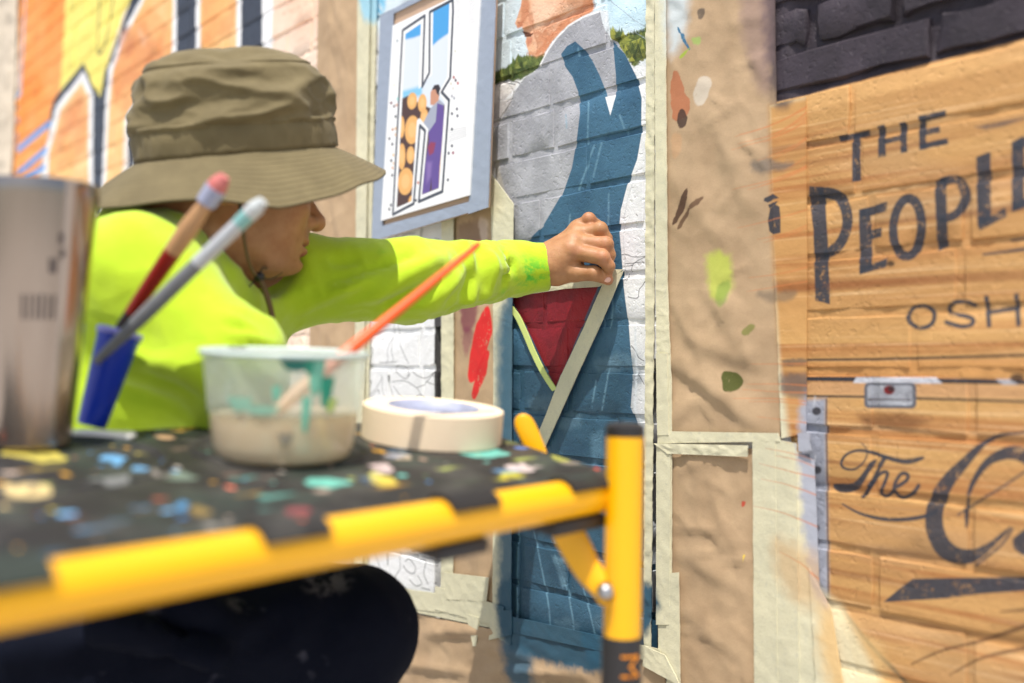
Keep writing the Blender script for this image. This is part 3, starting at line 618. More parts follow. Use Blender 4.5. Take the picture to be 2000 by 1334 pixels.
# ------------------------------------------------------------------ ground
def ground():
    b = MB('pavement_concrete'); n = b.noise(3, 6, .7); f = b.noise(180, 3, .6)
    c = b.mix(b.ramp(n, .3, .7), (.60, .58, .54, 1), (.50, .48, .45, 1)); c = b.mix(b.math('MULTIPLY', f, .3), c, (.1, .1, .1, 1), 'MULTIPLY')
    b.p(Base_Color=c, Roughness=.85, Normal=b.bump(f, .3))
    me = mesh('pavement', [(-200, -200, 0), (200, -200, 0), (200, 200, 0), (-200, 200, 0)], [(0, 1, 2, 3)])
    tag(link('pavement', me, b.m, smooth_=False), 'grey concrete pavement in front of the painted wall', None, None, 'structure')
ground()

# ------------------------------------------------------------------ the brick wall
PITCHZ = .0667
ZTOP = float(WALL.uv(np.array(1140.), np.array(728.))[1])
K0 = int(ZTOP / PITCHZ) + 1
ZB = ZTOP - K0 * PITCHZ                                     # top of the lowest course line
def spx(px, py=721): return float(WALL.uv(np.array(float(px)), np.array(float(py)))[0])
S0, S1, WTOP = -4.2, 1.25, 2.8
SLOTS = [(spx(850, 900), spx(862, 900), .20, .80), (spx(1274, 1000), spx(1285, 1000), .30, .72)]  # grooves added in the wall so the gaps beside the tape turn dark
def mortar_depth(S, Z):
    d = -.0016 + .0042 * fbm(S * 26, Z * 40, 3, 2) + .0026 * fbm(S * 110, Z * 110, 2, 6)
    dark = np.clip((S - spx(1530)) * 40, 0, 1) * np.clip((Z - 1.047) * 40, 0, 1)
    d = d + dark * (.004 + .008 * fbm(S * 60, Z * 60, 3, 12)) - np.clip((S - spx(1500)) * 30, 0, 1) * (1 - dark) * .0018 * 0
    for a, b_, z0, z1 in SLOTS:
        d = d + .03 * ((S > a) & (S < b_) & (Z > z0) & (Z < z1))
    return d
wall_t = thing('brick_wall', 'long brick wall painted with a half finished lettered mural', 'wall', W0 + WD * -1.0)
su = np.concatenate([np.arange(S0, -.8, .02), np.arange(-.8, S1, .0085)]); zu = np.concatenate([np.arange(0, 1.5, .0085), np.arange(1.5, WTOP, .02)])
SS, ZZ = np.meshgrid(su, zu)
dep = mortar_depth(SS, ZZ)
P = W0 + SS[..., None] * WD + ZZ[..., None] * UP - dep[..., None] * WN
link('mortar', mesh('mortar', P.reshape(-1, 3), grid_faces(len(su), len(zu))), M_WALL, wall_t)
me = box(W0 - WN * .06, WD, UP, WN, (S0, 0, -.09), (S1, WTOP, .02)); link('wall_core', me, simple('dark_joint', (70, 64, 58), .9), wall_t, False)

def brick_mesh(w, h, seed, t=.018, ro=1.0):
    """front face 4x3 points with uneven paint-rounded edges, a bevel ring and sides; origin at the middle of the front face"""
    g = np.random.default_rng(seed); nu, nv = 5, 3; bev = .0013 * ro
    V = []; 
    for j in range(nv):
        for i in range(nu):
            x = (-.5 + i / (nu - 1)) * (w - 2 * bev); y = (-.5 + j / (nv - 1)) * (h - 2 * bev)
            V.append((x + g.normal(0, .0006 * ro), y + g.normal(0, .0006 * ro), g.normal(0, .00025 * ro)))
    Fc = grid_faces(nu, nv)
    ring = [(i, 0) for i in range(nu)] + [(nu - 1, j) for j in range(1, nv)] + [(i, nv - 1) for i in range(nu - 2, -1, -1)] + [(0, j) for j in range(nv - 2, 0, -1)]
    ri = [j * nu + i for i, j in ring]; n0 = len(V)
    for k, (i, j) in enumerate(ring):
        x, y, z = V[ri[k]]; sx = (-1 if i == 0 else 1 if i == nu - 1 else 0); sy = (-1 if j == 0 else 1 if j == nv - 1 else 0)
        c = .75 if sx and sy else 1
        V.append((x + sx * bev * c + g.normal(0, .0007 * ro ** 1.5), y + sy * bev * c + g.normal(0, .0007 * ro ** 1.5), -bev * (.8 + .5 * g.random())))
    for k in range(len(ring)):
        x, y, z = V[n0 + k]; V.append((x, y, -t))
    m = len(ring)
    for k in range(m):
        a, b_ = ri[k], ri[(k + 1) % m]; Fc.append((b_, a, n0 + k, n0 + (k + 1) % m))
        Fc.append((n0 + (k + 1) % m, n0 + k, n0 + m + k, n0 + m + (k + 1) % m))
    return V, Fc
def sharpen(m, ang=32):
    bm = bmesh.new(); bm.from_mesh(m)
    for e in bm.edges: e.smooth = len(e.link_faces) == 2 and e.calc_face_angle(0) < R(ang)
    for f in bm.faces: f.smooth = True
    bm.to_mesh(m); bm.free()
COVER = []                                                 # (s0, s1, z0, z1) wholly hidden under paper
def covered(a, b_, z0, z1): return any(a > q[0] and b_ < q[1] and z0 > q[2] and z1 < q[3] for q in COVER)
for x0, x1, y0, y1 in ((628, 700, -100, 1100), (1300, 1490, -100, 1300), (884, 965, 430, 1140)):
    COVER.append((spx(x0) + .01, spx(x1) - .01, 0 if y1 > 1000 else .6, 3))
COVER.append((spx(700), spx(1290), -1, .24))
gb = np.random.default_rng(21); bricks = []
SD, ZD = spx(1497), ZB + round((1.047 - ZB) / PITCHZ) * PITCHZ
rows = []
for k in range(int(WTOP / PITCHZ) + 1):
    zt = ZB + k * PITCHZ
    if zt - .0572 < 0 or zt > WTOP: continue
    if zt > ZD + .01: rows.append((S0, SD, zt, .0572, k % 2, .28))
    else: rows.append((S0, S1, zt, .0572, k % 2, .28))
for k in range(24):                                        # lower, rougher courses above the crate
    zt = ZD + (k + 1) * .0535
    if zt < WTOP: rows.append((SD + .002, S1, zt, .0430, k % 2, .80))
for sa, sb, zt, hb, odd, ph in rows:
    zb = zt - hb; s = sa + ((.106 if odd else 0) + gb.uniform(0, .03) if sa == S0 else -(.05 if odd else .0) + 0.)
    if sa != S0: s = sa
    first = sa != S0 and odd
    while s < sb - .03:
        w = .203 if gb.random() > ph else .0985
        if first: w = .055; first = False
        e = s + w
        for a, b_, z0, z1 in SLOTS:
            if z0 < zt < z1 and s < b_ and e > a:
                if e - a > .02 and a - s > .03: e = a
                elif s < b_: s = b_ + .001; e = s + w
        e = min(e, sb)
        if not covered(s, e, zb, zt): bricks.append((s, e, zb, zt))
        s = e + (.0085 if sa == S0 else .0105) + gb.uniform(0, .002)
def visible_area(q):
    c = (W0 + WD * (q[0] + q[1]) / 2 + UP * (q[2] + q[3]) / 2 - CAM) @ RM
    x, y = 1000 + F * c[0] / -c[2], 667 - F * c[1] / -c[2]
    if not (-40 < x < 2040 and -40 < y < 1374): return 0
    if x < 860 and y > 1130 or x < 560 and y > 690 or x < 205 and y > 350 or (290 < x < 650 and 110 < y < 380) or (400 < x < 690 and y > 700): return 0
    return (q[1] - q[0]) * (q[3] - q[2]) / c[2] ** 2
bricks.sort(key=visible_area, reverse=True)
variants = {}
def brick_data(w, i, hb):
    key = (round(w / .0066), i % 5, round(hb, 4))
    if key not in variants:
        V, Fc = brick_mesh(key[0] * .0066, hb, hash(key) % 1000, .018, 1.0 if hb > .05 else 2.2)
        m = mesh('brick', V, Fc); m.materials.append(M_WALL); sharpen(m); variants[key] = m
    return variants[key]
BM3 = Matrix((vec(WD), Vector((0, 0, 1)), vec(WN))).transposed().to_4x4()
FV, FF = [], []
for i, (a, b_, z0, z1) in enumerate(bricks):
    prou = gb.normal(.0004, .0005); M = Matrix.Translation(vec(W0 + WD * (a + b_) / 2 + UP * (z0 + z1) / 2 + WN * prou)) @ BM3 @ Matrix.Rotation(gb.normal(0, .006), 4, 'Z') @ Matrix.Rotation(gb.normal(0, .004), 4, 'Y') @ Matrix.Rotation(gb.normal(0, .009), 4, 'X')
    if i < 299 and visible_area(bricks[i]) > 0:
        m = brick_data(b_ - a, i, z1 - z0); o = bpy.data.objects.new('brick', m); COL.objects.link(o); o.parent = wall_t
        o.matrix_parent_inverse = Matrix.Translation(-wall_t.location)
        o.matrix_basis = M
    else:
        V, Fc = brick_mesh(b_ - a, z1 - z0, i); n0 = len(FV); FV += [M @ Vector(v) for v in V]; FF += [tuple(n0 + x for x in f) for f in Fc]
bf = link('brick_field', mesh('brick_field', FV, FF), M_WALL, wall_t); sharpen(bf.data); tag(bf, kind='stuff')

# ------------------------------------------------------------------ masking paper and tape on the wall
def sheet(name, corners, off, du, mat, wr, label, cat, group=None, th=.0006, edge=0., seed=0, skirt=.0016):
    """corners: TL, TR, BR, BL (or an outline whose two long sides have the same number of points) measured in the photo"""
    pl = on_wall(off); c = np.array(corners, float); n = len(c) // 2
    right = c[1:n + 1]; left = np.concatenate([c[:1], c[:n:-1]])
    lu, lv = pl.uv(left[:, 0], left[:, 1]); ru, rv = pl.uv(right[:, 0], right[:, 1])
    t = np.linspace(0, 1, max(3, int(max(np.hypot(lu[-1] - lu[0], lv[-1] - lv[0]), np.hypot(ru[-1] - ru[0], rv[-1] - rv[0])) / du) + 2)); k = np.linspace(0, 1, len(left)); kr = np.linspace(0, 1, len(right))
    LU, LV, RU, RV = np.interp(t, k, lu), np.interp(t, k, lv), np.interp(t, kr, ru), np.interp(t, kr, rv)
    nw = max(3, int(np.hypot(RU - LU, RV - LV).max() / du) + 2); w = np.linspace(0, 1, nw)
    U = LU[:, None] * (1 - w) + RU[:, None] * w; V = LV[:, None] * (1 - w) + RV[:, None] * w
    ed = np.minimum(np.minimum(w, 1 - w)[None, :] * (RU - LU)[:, None] * 1.0, .05) / .05
    H = wr(U, V, np.clip(ed, 0, 1), w[None, :] + 0 * U, t[:, None] + 0 * U)
    g = np.random.default_rng(seed)
    if edge:
        U[:, 0] += (fbm(V[:, 0] * 60, V[:, 0] * 0 + seed, 3, seed) - .5) * 2 * edge; U[:, -1] += (fbm(V[:, -1] * 60, V[:, -1] * 0 + seed + 7, 3, seed) - .5) * 2 * edge
    P = pl.O + U[..., None] * WD + V[..., None] * UP + H[..., None] * WN
    nv = len(t); Vx = list(P.reshape(-1, 3)); Fc = [(a, d, c_, b_) for a, b_, c_, d in grid_faces(nw, nv)]
    ring = [i for i in range(nw)] + [j * nw + nw - 1 for j in range(1, nv)] + [(nv - 1) * nw + i for i in range(nw - 2, -1, -1)] + [j * nw for j in range(nv - 2, 0, -1)]
    b0 = len(Vx)
    for r in ring: Vx.append(Vx[r] - WN * skirt)
    m = len(ring)
    for q in range(m): Fc.append((ring[q], ring[(q + 1) % m], b0 + (q + 1) % m, b0 + q))
    o = link(name, mesh(name, Vx, Fc), mat); autosmooth(o, 60)
    return tag(o, label, cat, group)
def crumple(amp, sc, seed, aspect=1.0):
    def fn(U, V, ed, w, t):
        a = fbm(U * sc, V * sc * aspect, 3, seed); b = 1 - np.abs(fbm(U * sc * 1.7 + a, V * sc * 1.3 * aspect + a * 2, 4, seed + 4) - .5) * 4
        c = 1 - np.abs(fbm(U * sc * 3.1 + V * sc * 1.5, V * sc * 2.3 * aspect - U * sc * 2, 3, seed + 8) - .5) * 5
        return amp * (a * 1.1 + np.clip(b, 0, 1) * .45 + np.clip(c, 0, 1) * .22) * (.25 + .75 * ed)
    return fn
def fold_extra(base, folds):
    """add named folds: (x0,y0,x1,y1,width_px,height) ridges across the sheet, measured in the photo"""
    def fn(U, V, ed, w, t):
        h = base(U, V, ed, w, t)
        for x0, y0, x1, y1, wp, hh in folds:
            u, v = WALL.uv(np.array([x0, x1, x0]), np.array([y0, y1, y0 + 1.])); k = abs(v[2] - v[0])
            ex, ey = u[1] - u[0], v[1] - v[0]; tt = ((U - u[0]) * ex + (V - v[0]) * ey) / (ex * ex + ey * ey); tc = np.clip(tt, 0, 1)
            d = ((U - u[0]) * ey - (V - v[0]) * ex) / math.hypot(ex, ey); d = d + .15 * wp * k * np.sin(tt * 5)
            e = np.hypot(np.abs(d), (tt - tc) * math.hypot(ex, ey)) / (wp * k)
            prof = np.where(d > 0, np.exp(-(e * 1.7) ** 2), np.exp(-(e * .75) ** 2))
            h = h + hh * prof * np.sin(np.clip(tt, 0, 1) * math.pi) ** .5 * np.clip(ed * 3, .1, 1)
        return h
    return fn
def creases(x0, x1, y0, y1, n, seed):
    g = np.random.default_rng(seed); out = []
    for i in range(n):
        x, y = g.uniform(x0, x1), g.uniform(y0, y1); L = g.uniform(40, 120); a = g.choice([.6, -.5, 1.1, -1.0]) + g.normal(0, .25)
        out.append((x - L / 2 * math.cos(a), y - L / 2 * math.sin(a), x + L / 2 * math.cos(a), y + L / 2 * math.sin(a), g.uniform(4, 9), g.uniform(.0010, .0024)))
    return out
KG = 'brown masking paper sheets taped to the wall'
sheet('kraft_paper', [(626, -90), (702, -90), (694, 640), (688, 1200), (612, 1200), (606, 640)], .004, .008, M_KRAFT, crumple(.007, 14, 1, .6), 'narrow brown paper strip between the peach lettering and the white mural letter', 'masking paper', KG, edge=.001, seed=1)
sheet('kraft_paper', [(878, 380), (985, 380), (985, 1180), (872, 1180)], .004, .008, M_KRAFT, crumple(.005, 16, 2, .7), 'brown paper strip with bright red paint strokes behind the orange brush handle', 'masking paper', KG, edge=.001, seed=2)
k3 = fold_extra(crumple(.0034, 11, 3), creases(1310, 1500, 0, 840, 26, 5) + [(1305, 700, 1500, 835, 26, .0065), (1310, 850, 1360, 770, 22, .0039), (1380, 560, 1480, 700, 30, .0039), (1300, 560, 1400, 720, 26, .0032), (1340, 660, 1500, 720, 24, .0032), (1380, 200, 1480, 420, 30, .0032), (1300, 330, 1420, 480, 26, .0026), (1430, 60, 1500, 30, 16, .0026), (1470, 110, 1500, 160, 14, .0026)])
sheet('kraft_paper', [(1294, -90), (1512, -90), (1520, 400), (1524, 852), (1298, 852), (1296, 400)], .004, .006, M_KRAFT, k3, 'large creased brown paper with paint test marks between portrait and crate', 'masking paper', KG, edge=.001, seed=3)
k4 = fold_extra(crumple(.0036, 13, 4), creases(1315, 1470, 900, 1330, 16, 6) + [(1310, 1080, 1470, 1150, 26, .0032), (1320, 930, 1400, 890, 18, .0026), (1310, 1180, 1470, 1290, 24, .0032), (1400, 1000, 1470, 1120, 22, .0026)])
sheet('kraft_paper', [(1304, 876), (1478, 876), (1484, 1420), (1308, 1420)], .004, .006, M_KRAFT, k4, 'lower creased brown paper panel framed by masking tape beside the yellow post', 'masking paper', KG, edge=.001, seed=4)
k5 = fold_extra(crumple(.005, 9, 5, 2.2), [(830, 1240, 1000, 1228, 12, .006), (780, 1300, 930, 1312, 10, .006), (960, 1312, 1160, 1318, 10, .007), (930, 1262, 1060, 1285, 12, .005)])
sheet('kraft_paper', [(560, 1150), (1300, 1290), (1300, 1480), (560, 1330)], .004, .008, M_KRAFT, k5, 'wide brown paper along the foot of the mural under the blue coat', 'masking paper', KG, edge=.001, seed=5)
sheet('kraft_paper', [(-140, -300), (46, -250), (22, 420), (-140, 480)], .004, .02, simple('kraft_paper_pale', (214, 200, 178), .65, bump=.3, bscale=30), crumple(.02, 9, 6), 'pale masking paper at the far end of the wall beyond the blue line', 'masking paper', KG, seed=6)
TG = 'strips of cream masking tape on the wall'
def tw(amp=.0012, seed=0, lift=0):
    return lambda U, V, ed, w, t: amp * .45 * (fbm(U * 90, V * 70, 3, seed) * 1.4 + np.clip(1 - np.abs(fbm(U * 40 + V * 25, V * 60, 3, seed + 3) - .5) * 8, 0, 1)) + lift * w
def tape(c, off, label, seed, amp=.0012, lift=0, du=.004): return sheet('masking_tape_strip', c, off, du, M_TAPE, tw(amp, seed, lift), label, 'masking tape', TG, edge=.0005, seed=seed, skirt=.0014)
tape([(699, -90), (724, -90), (712, 640), (707, 1250), (690, 1250), (694, 640)], 0.00952, 'long upright tape at the left edge of the white letter', 10)
tape([(722, -90), (738, -90), (722, 640), (716, 1200), (705, 1200), (711, 640)], 0.0045, 'thin upright tape lying under the long one left of the poster', 11, .0018)
tape([(863, 380), (887, 380), (885, 1190), (862, 1190)], 0.00952, 'upright tape on the left edge of the red streaked paper', 12, .0022)
tape([(958, 338), (1003, 398), (1000, 640), (998, 1260), (962, 1260), (964, 640)], 0.00952, 'upright tape sprayed blue along the left edge of the coat', 13)
tape([(1263, -90), (1280, -90), (1279, 560), (1272, 1270), (1258, 1270), (1262, 560)], 0.0045, 'narrow wrinkled tape along the right margin of the portrait', 14, .0034)
tape([(1279, -90), (1299, -90), (1304, 560), (1312, 760), (1312, 1290), (1286, 1290), (1284, 760), (1281, 560)], 0.00952, 'long upright tape left of the large creased paper', 15)
tape([(1281, 690), (1303, 690), (1306, 850), (1284, 850)], 0.0112, 'short tape patch on the long upright tape above the paper joint', 16)
tape([(1286, 842), (1520, 846), (1524, 862), (1284, 866)], 0.01008, 'level tape across the joint of the two brown papers', 17)
tape([(1278, 866), (1462, 870), (1460, 892), (1304, 886), (1280, 884)][:4], 0.01176, 'second level tape with a curled edge just below the first', 18, .0026)
tape([(1300, 1120), (1326, 1118), (1330, 1440), (1304, 1440)], 0.01064, 'lower left tape overlapping the brown paper panel', 19)
tape([(1282, 870), (1310, 870), (1308, 1220), (1282, 1220)], 0.01092, 'upright tape beside the dark slit near the yellow post', 20)
tape([(1470, 862), (1514, 858), (1520, 1440), (1474, 1440)], 0.0098, 'broad upright tape right of the lower brown paper', 21, .001)
tape([(1512, 858), (1556, 866), (1562, 1440), (1516, 1440)], 0.00924, 'sprayed tape second from the lower brown paper towards the crate', 22, .001)
tape([(1552, 880), (1586, 900), (1606, 1440), (1556, 1440)], 0.0084, 'sprayed tape third from the lower brown paper towards the crate', 23, .001, -.005)
tape([(1580, 1110), (1618, 1190), (1660, 1440), (1600, 1440)], 0.00756, 'sprayed tape running along the bottom left corner of the crate', 24, .001, -.0045)
tape([(1558, 846), (1583, 845), (1580, 862), (1584, 880), (1560, 882), (1559, 862)], 0.01036, 'small torn tape scrap on the grey metal strap', 25, .0006)
tape([(1503, 206), (1570, 188), (1572, 560), (1570, 846), (1526, 856), (1514, 560)], 0.007, 'wood coloured oversprayed tape at the left end of the crate', 26, .0008, -.0045)
tape([(640, 1125), (1290, 1268), (1292, 1296), (640, 1160)], 0.01036, 'long tape along the top edge of the bottom paper', 27)
tape([(850, 1145), (985, 1185), (980, 1225), (850, 1190)], 0.01148, 'tape patch below the red streaked paper', 28, .0014)
tape([(868, 1118), (955, 1128), (950, 1175), (872, 1170)], 0.01204, 'wrinkled tape patch overlapping the foot of the red streaked paper', 29, .0014)
tape([(910, 1198), (936, 1206), (930, 1262), (924, 1262)], 0.01232, 'short torn tape tag hanging from the bottom tape', 30, .001)
tape([(960, 1195), (1000, 1190), (1000, 1240), (955, 1250)], 0.01176, 'crumpled tape corner at the lower left of the blue coat', 31, .002)
tape([(790, 1150), (862, 1160), (860, 1196), (780, 1186)], 0.0112, 'tape under the bottom corner of the white letter near the knee', 32, .001)
tape([(1262, 1262), (1300, 1280), (1330, 1340), (1255, 1300)], 0.0126, 'tape patch at the foot of the dark slit behind the post', 33, .0016)
# the V of tape the painter is laying over the tie
VG = 'tapes masking the red tie'
sheet('tie_tape', [(992, 580), (1000, 545), (1075, 531), (1150, 525), (1218, 526), (1170, 560), (1105, 564), (1050, 572)], .0065, .003, M_TAPE, tw(.0018, 40), 'upper tape above the red tie held by the painter', 'masking tape', VG, seed=40)
sheet('tie_tape', [(1180, 548), (1217, 529), (1178, 622), (1126, 735), (1083, 832), (1064, 874), (1040, 874), (1066, 810), (1095, 735), (1140, 640)], .0078, .003, M_TAPE, tw(.0007, 41), 'long slanting tape on the right side of the red tie', 'masking tape', VG, seed=41)
b_ = MB('tape_yellow_green'); b_.p(Base_Color=hexc(206, 220, 130), Roughness=.55)
lt = smooth([(994, 597), (1010, 618), (1025, 650), (1042, 690), (1062, 730), (1083, 762)], 3)
lo = [(x - 4.5, y + 2) for x, y in lt]; hi = [(x + 4.5, y - 2) for x, y in lt]
sheet('tie_tape', [lo[0]] + hi + lo[:0:-1], .0066, .003, b_.m, tw(.0004, 42), 'thin curved yellow green tape on the left side of the red tie', 'masking tape', VG, seed=42)

# ------------------------------------------------------------------ poster board hung in front of the wall
PO = .034
pp = on_wall(PO); pu, pv = pp.uv(np.array([700., 980, 980, 700]), np.array([500., 500, -120, -120]))
cp = Canvas(on_wall(PO + .003), (pu.min(), pu.max()), (pv.min(), pv.max()), 3000, (*pig((252, 252, 253)), 1))
D8b = lambda p: cr(p, 700, 0, .3597)
gk = (72, 76, 86)
left = [(256, 184), (339, 128), (327, 486), (334, 640), (318, 652), (288, 1092), (208, 1128)]
right = [(406, 54), (494, 14), (482, 418), (438, 500), (470, 556), (436, 1022), (345, 1058), (380, 700), (332, 640), (326, 486), (400, 405)]
both = [left, right]
def clipped(p, c, a=1., f=1.):
    """paint a patch, then the white ground again outside the K by repainting only where inside"""
    pts = np.asarray(D8b(p)); u, v = cp.p.uv(pts[:, 0], pts[:, 1]); k = cp.mpp(pts); w = cp.win(u, v, f * k + .001)
    if w is None: return
    sl, X, Y = w; d = sdpoly(X, Y, np.stack([u, v], 1)); al = np.clip(.5 - d / max(f * k, .0004), 0, 1) * a; ins = np.zeros_like(al)
    for q in both:
        qp = np.asarray(D8b(q)); qu, qv = cp.p.uv(qp[:, 0], qp[:, 1]); ins = np.maximum(ins, np.clip(.5 - sdpoly(X, Y, np.stack([qu, qv], 1)) / .0005, 0, 1))
    cp.put(sl, al * ins, c, X, Y, None)
full = [(180, 0), (520, 0), (520, 1150), (180, 1150)]
clipped(full, (222, 230, 240))
clipped([(180, -20), (520, -20), (520, 160), (440, 215), (400, 250), (395, 200), (340, 190), (300, 205), (180, 230)], (82, 164, 224), 1, 5)
clipped([(240, 495), (345, 465), (345, 520), (240, 540)], (122, 196, 232), .9, 8)
clipped([(180, 560), (270, 520), (330, 560), (420, 600), (480, 560), (520, 700), (520, 1150), (180, 1150)], (86, 62, 56), 1, 2)
for x, y, rx, ry in ((292, 548, 27, 46), (347, 560, 24, 50), (292, 705, 40, 78), (283, 842, 22, 48), (256, 985, 42, 74), (236, 850, 20, 72), (358, 640, 22, 50), (235, 690, 16, 60), (455, 690, 20, 60), (450, 800, 14, 60), (446, 940, 16, 90), (290, 1100, 20, 40)):
    e = [(x + rx * math.cos(t), y + ry * math.sin(t) - .2 * rx * math.cos(t)) for t in np.linspace(0, 2 * math.pi, 20)[:-1]]
    clipped(e, (238, 180, 108), 1, 1.5); clipped([(x + (a - x) * .55, y + (b - y) * .55) for a, b in e], (246, 200, 136), .7, 4)
clipped([(392, 588), (440, 540), (466, 566), (452, 640), (430, 700), (400, 700), (372, 722), (352, 668)], (168, 174, 190), 1, 1.5)
clipped([(428, 560), (462, 572), (466, 640), (452, 800), (442, 900), (436, 1020), (398, 1034), (396, 960), (388, 1040), (346, 1056), (362, 890), (384, 760), (380, 718), (420, 660)], (106, 84, 152), 1, 1.5)
clipped([(392, 770), (420, 775), (408, 830), (385, 845), (376, 800)], (160, 62, 70), .8, 4); clipped([(372, 880), (400, 880), (392, 960), (370, 1000)], (150, 124, 184), .7, 8)
clipped([(392, 500), (408, 476), (430, 470), (440, 510), (436, 545), (408, 572), (390, 568)], (206, 150, 122), 1, 1.5); clipped([(398, 488), (412, 462), (436, 458), (446, 480), (438, 520), (424, 505), (420, 485)], (58, 48, 50), 1, 1.5)
for q in ([(240, 165), (360, 85), (347, 470), (385, 395), (388, 65), (512, 0), (514, 60), (498, 424), (452, 500), (492, 544), (456, 1040), (328, 1095), (362, 710), (334, 682), (300, 1106), (187, 1165), (240, 165)],):
    cp.stroke(D8b(q), 6.2, gk, 1, .8)
for x, y, c in ((518, 420, (176, 96, 96)), (528, 436, (90, 70, 80)), (540, 452, (196, 120, 116)), (503, 455, (220, 214, 200)), (514, 480, (224, 220, 214)), (508, 522, (176, 176, 184)), (520, 533, (176, 178, 186)), (535, 592, (86, 86, 96)), (508, 617, (76, 78, 88)), (538, 629, (92, 92, 104)), (508, 702, (80, 84, 92)), (508, 792, (72, 76, 86)), (490, 832, (80, 80, 96)), (514, 830, (160, 84, 100)), (486, 977, (80, 84, 92)), (211, 222, (170, 180, 184)), (213, 537, (150, 206, 204)), (178, 559, (120, 72, 72)), (194, 577, (110, 84, 80)), (208, 570, (222, 180, 160)), (202, 633, (92, 92, 96)),
               (186, 703, (190, 136, 96)), (202, 698, (226, 190, 150)), (202, 732, (222, 190, 160)), (168, 753, (80, 76, 80)), (184, 783, (88, 86, 90)), (190, 842, (236, 200, 160)), (178, 872, (80, 76, 76)), (190, 888, (232, 206, 180)), (186, 912, (226, 180, 150)), (184, 952, (90, 86, 86)), (324, 992, (206, 130, 110)), (312, 1088, (80, 80, 86)), (177, 1113, (80, 84, 92)), (168, 1136, (90, 92, 98)), (526, 278, (220, 220, 210)), (194, 463, (236, 230, 214))):
    cp.poly(D8b([(x + 6 * math.cos(t), y + 9 * math.sin(t)) for t in np.linspace(0, 6.28, 10)[:-1]]), c, 1, 1)
for i in range(22):
    y = -12 + i * 8.0; cp.stroke(D8b([(528, y), (556 - (i * 7) % 9, y - 9)]), .8, (150, 150, 156), .6, .8, speck=.25, seed=i); cp.stroke(D8b([(598, y - 24), (636 - (i * 5) % 11, y - 36)]), .8, (150, 150, 156), .6, .8, speck=.25, seed=i + 9)
for i in range(6): cp.stroke(D8b([(490 + 3 * i % 7, 710 + i * 12), (586, 690 + i * 9.5)]), .9, (140, 140, 148), .7, .8, speck=.25, seed=i)
IM_POSTER = cp.image('poster_print')
bm_ = MB('poster_print'); v_, _, _ = bm_.plane_uv(cp.p, cp); bm_.p(Base_Color=bm_.tex(IM_POSTER, v_).outputs[0], Roughness=.38)
M_CARD = simple('cardboard_tan', (196, 166, 140), .7, bump=.2, bscale=60)
M_DUCT = simple('duct_tape_grey', (158, 168, 184), .38, bump=.5, bscale=70, dist=.0012)
po = thing('poster_board', 'white K poster mounted on cardboard with grey tape edges', 'poster', on_wall(PO).at(840, 430))
def slab(name, c, off, th, mat, parent, sub=1):
    q = np.array([on_wall(off).at(*p) for p in c]); V = list(q) + [p - WN * th for p in q]; n = len(q)
    me = mesh(name, V, [tuple(range(n))[::-1], tuple(range(n, 2 * n))] + [(i, (i + 1) % n, n + (i + 1) % n, n + i) for i in range(n)])
    bm = bmesh.new(); bm.from_mesh(me); bmesh.ops.recalc_face_normals(bm, faces=bm.faces); bm.to_mesh(me); bm.free()
    return link(name, me, mat, parent, False)
slab('backing_board', [(744, 30), (969, -85), (951, 404), (728, 470)], PO - .004, .007, M_CARD, po)
slab('printed_sheet', [(767, 50), (939, -32), (917, 381), (744, 431)], PO + .003, .0035, bm_.m, po)
def pt(c, s): 
    o = sheet('tape_edge', c, PO - .0005, .005, M_DUCT, tw(.0011, s), None, None, None, seed=s, skirt=.002); o.parent = po; o.matrix_parent_inverse = Matrix.Translation(-po.location); return o
pt([(743, 31), (769, 26), (747, 448), (726, 470)], 60)
pt([(938, -62), (971, -84), (953, 405), (915, 418)], 61)
pt([(743, 442), (916, 394), (953, 404), (727, 471)], 62)
pt([(743, 30), (971, -88), (940, -58), (766, 28)], 63)
# two short cleats behind hold the board off the wall
for x in (800, 900): link('cleat', box(on_wall(0).at(x, 200), WD, UP, WN, (-.03, -.012, .0035), (.03, .012, PO - .0115)), M_CARD, po, False)

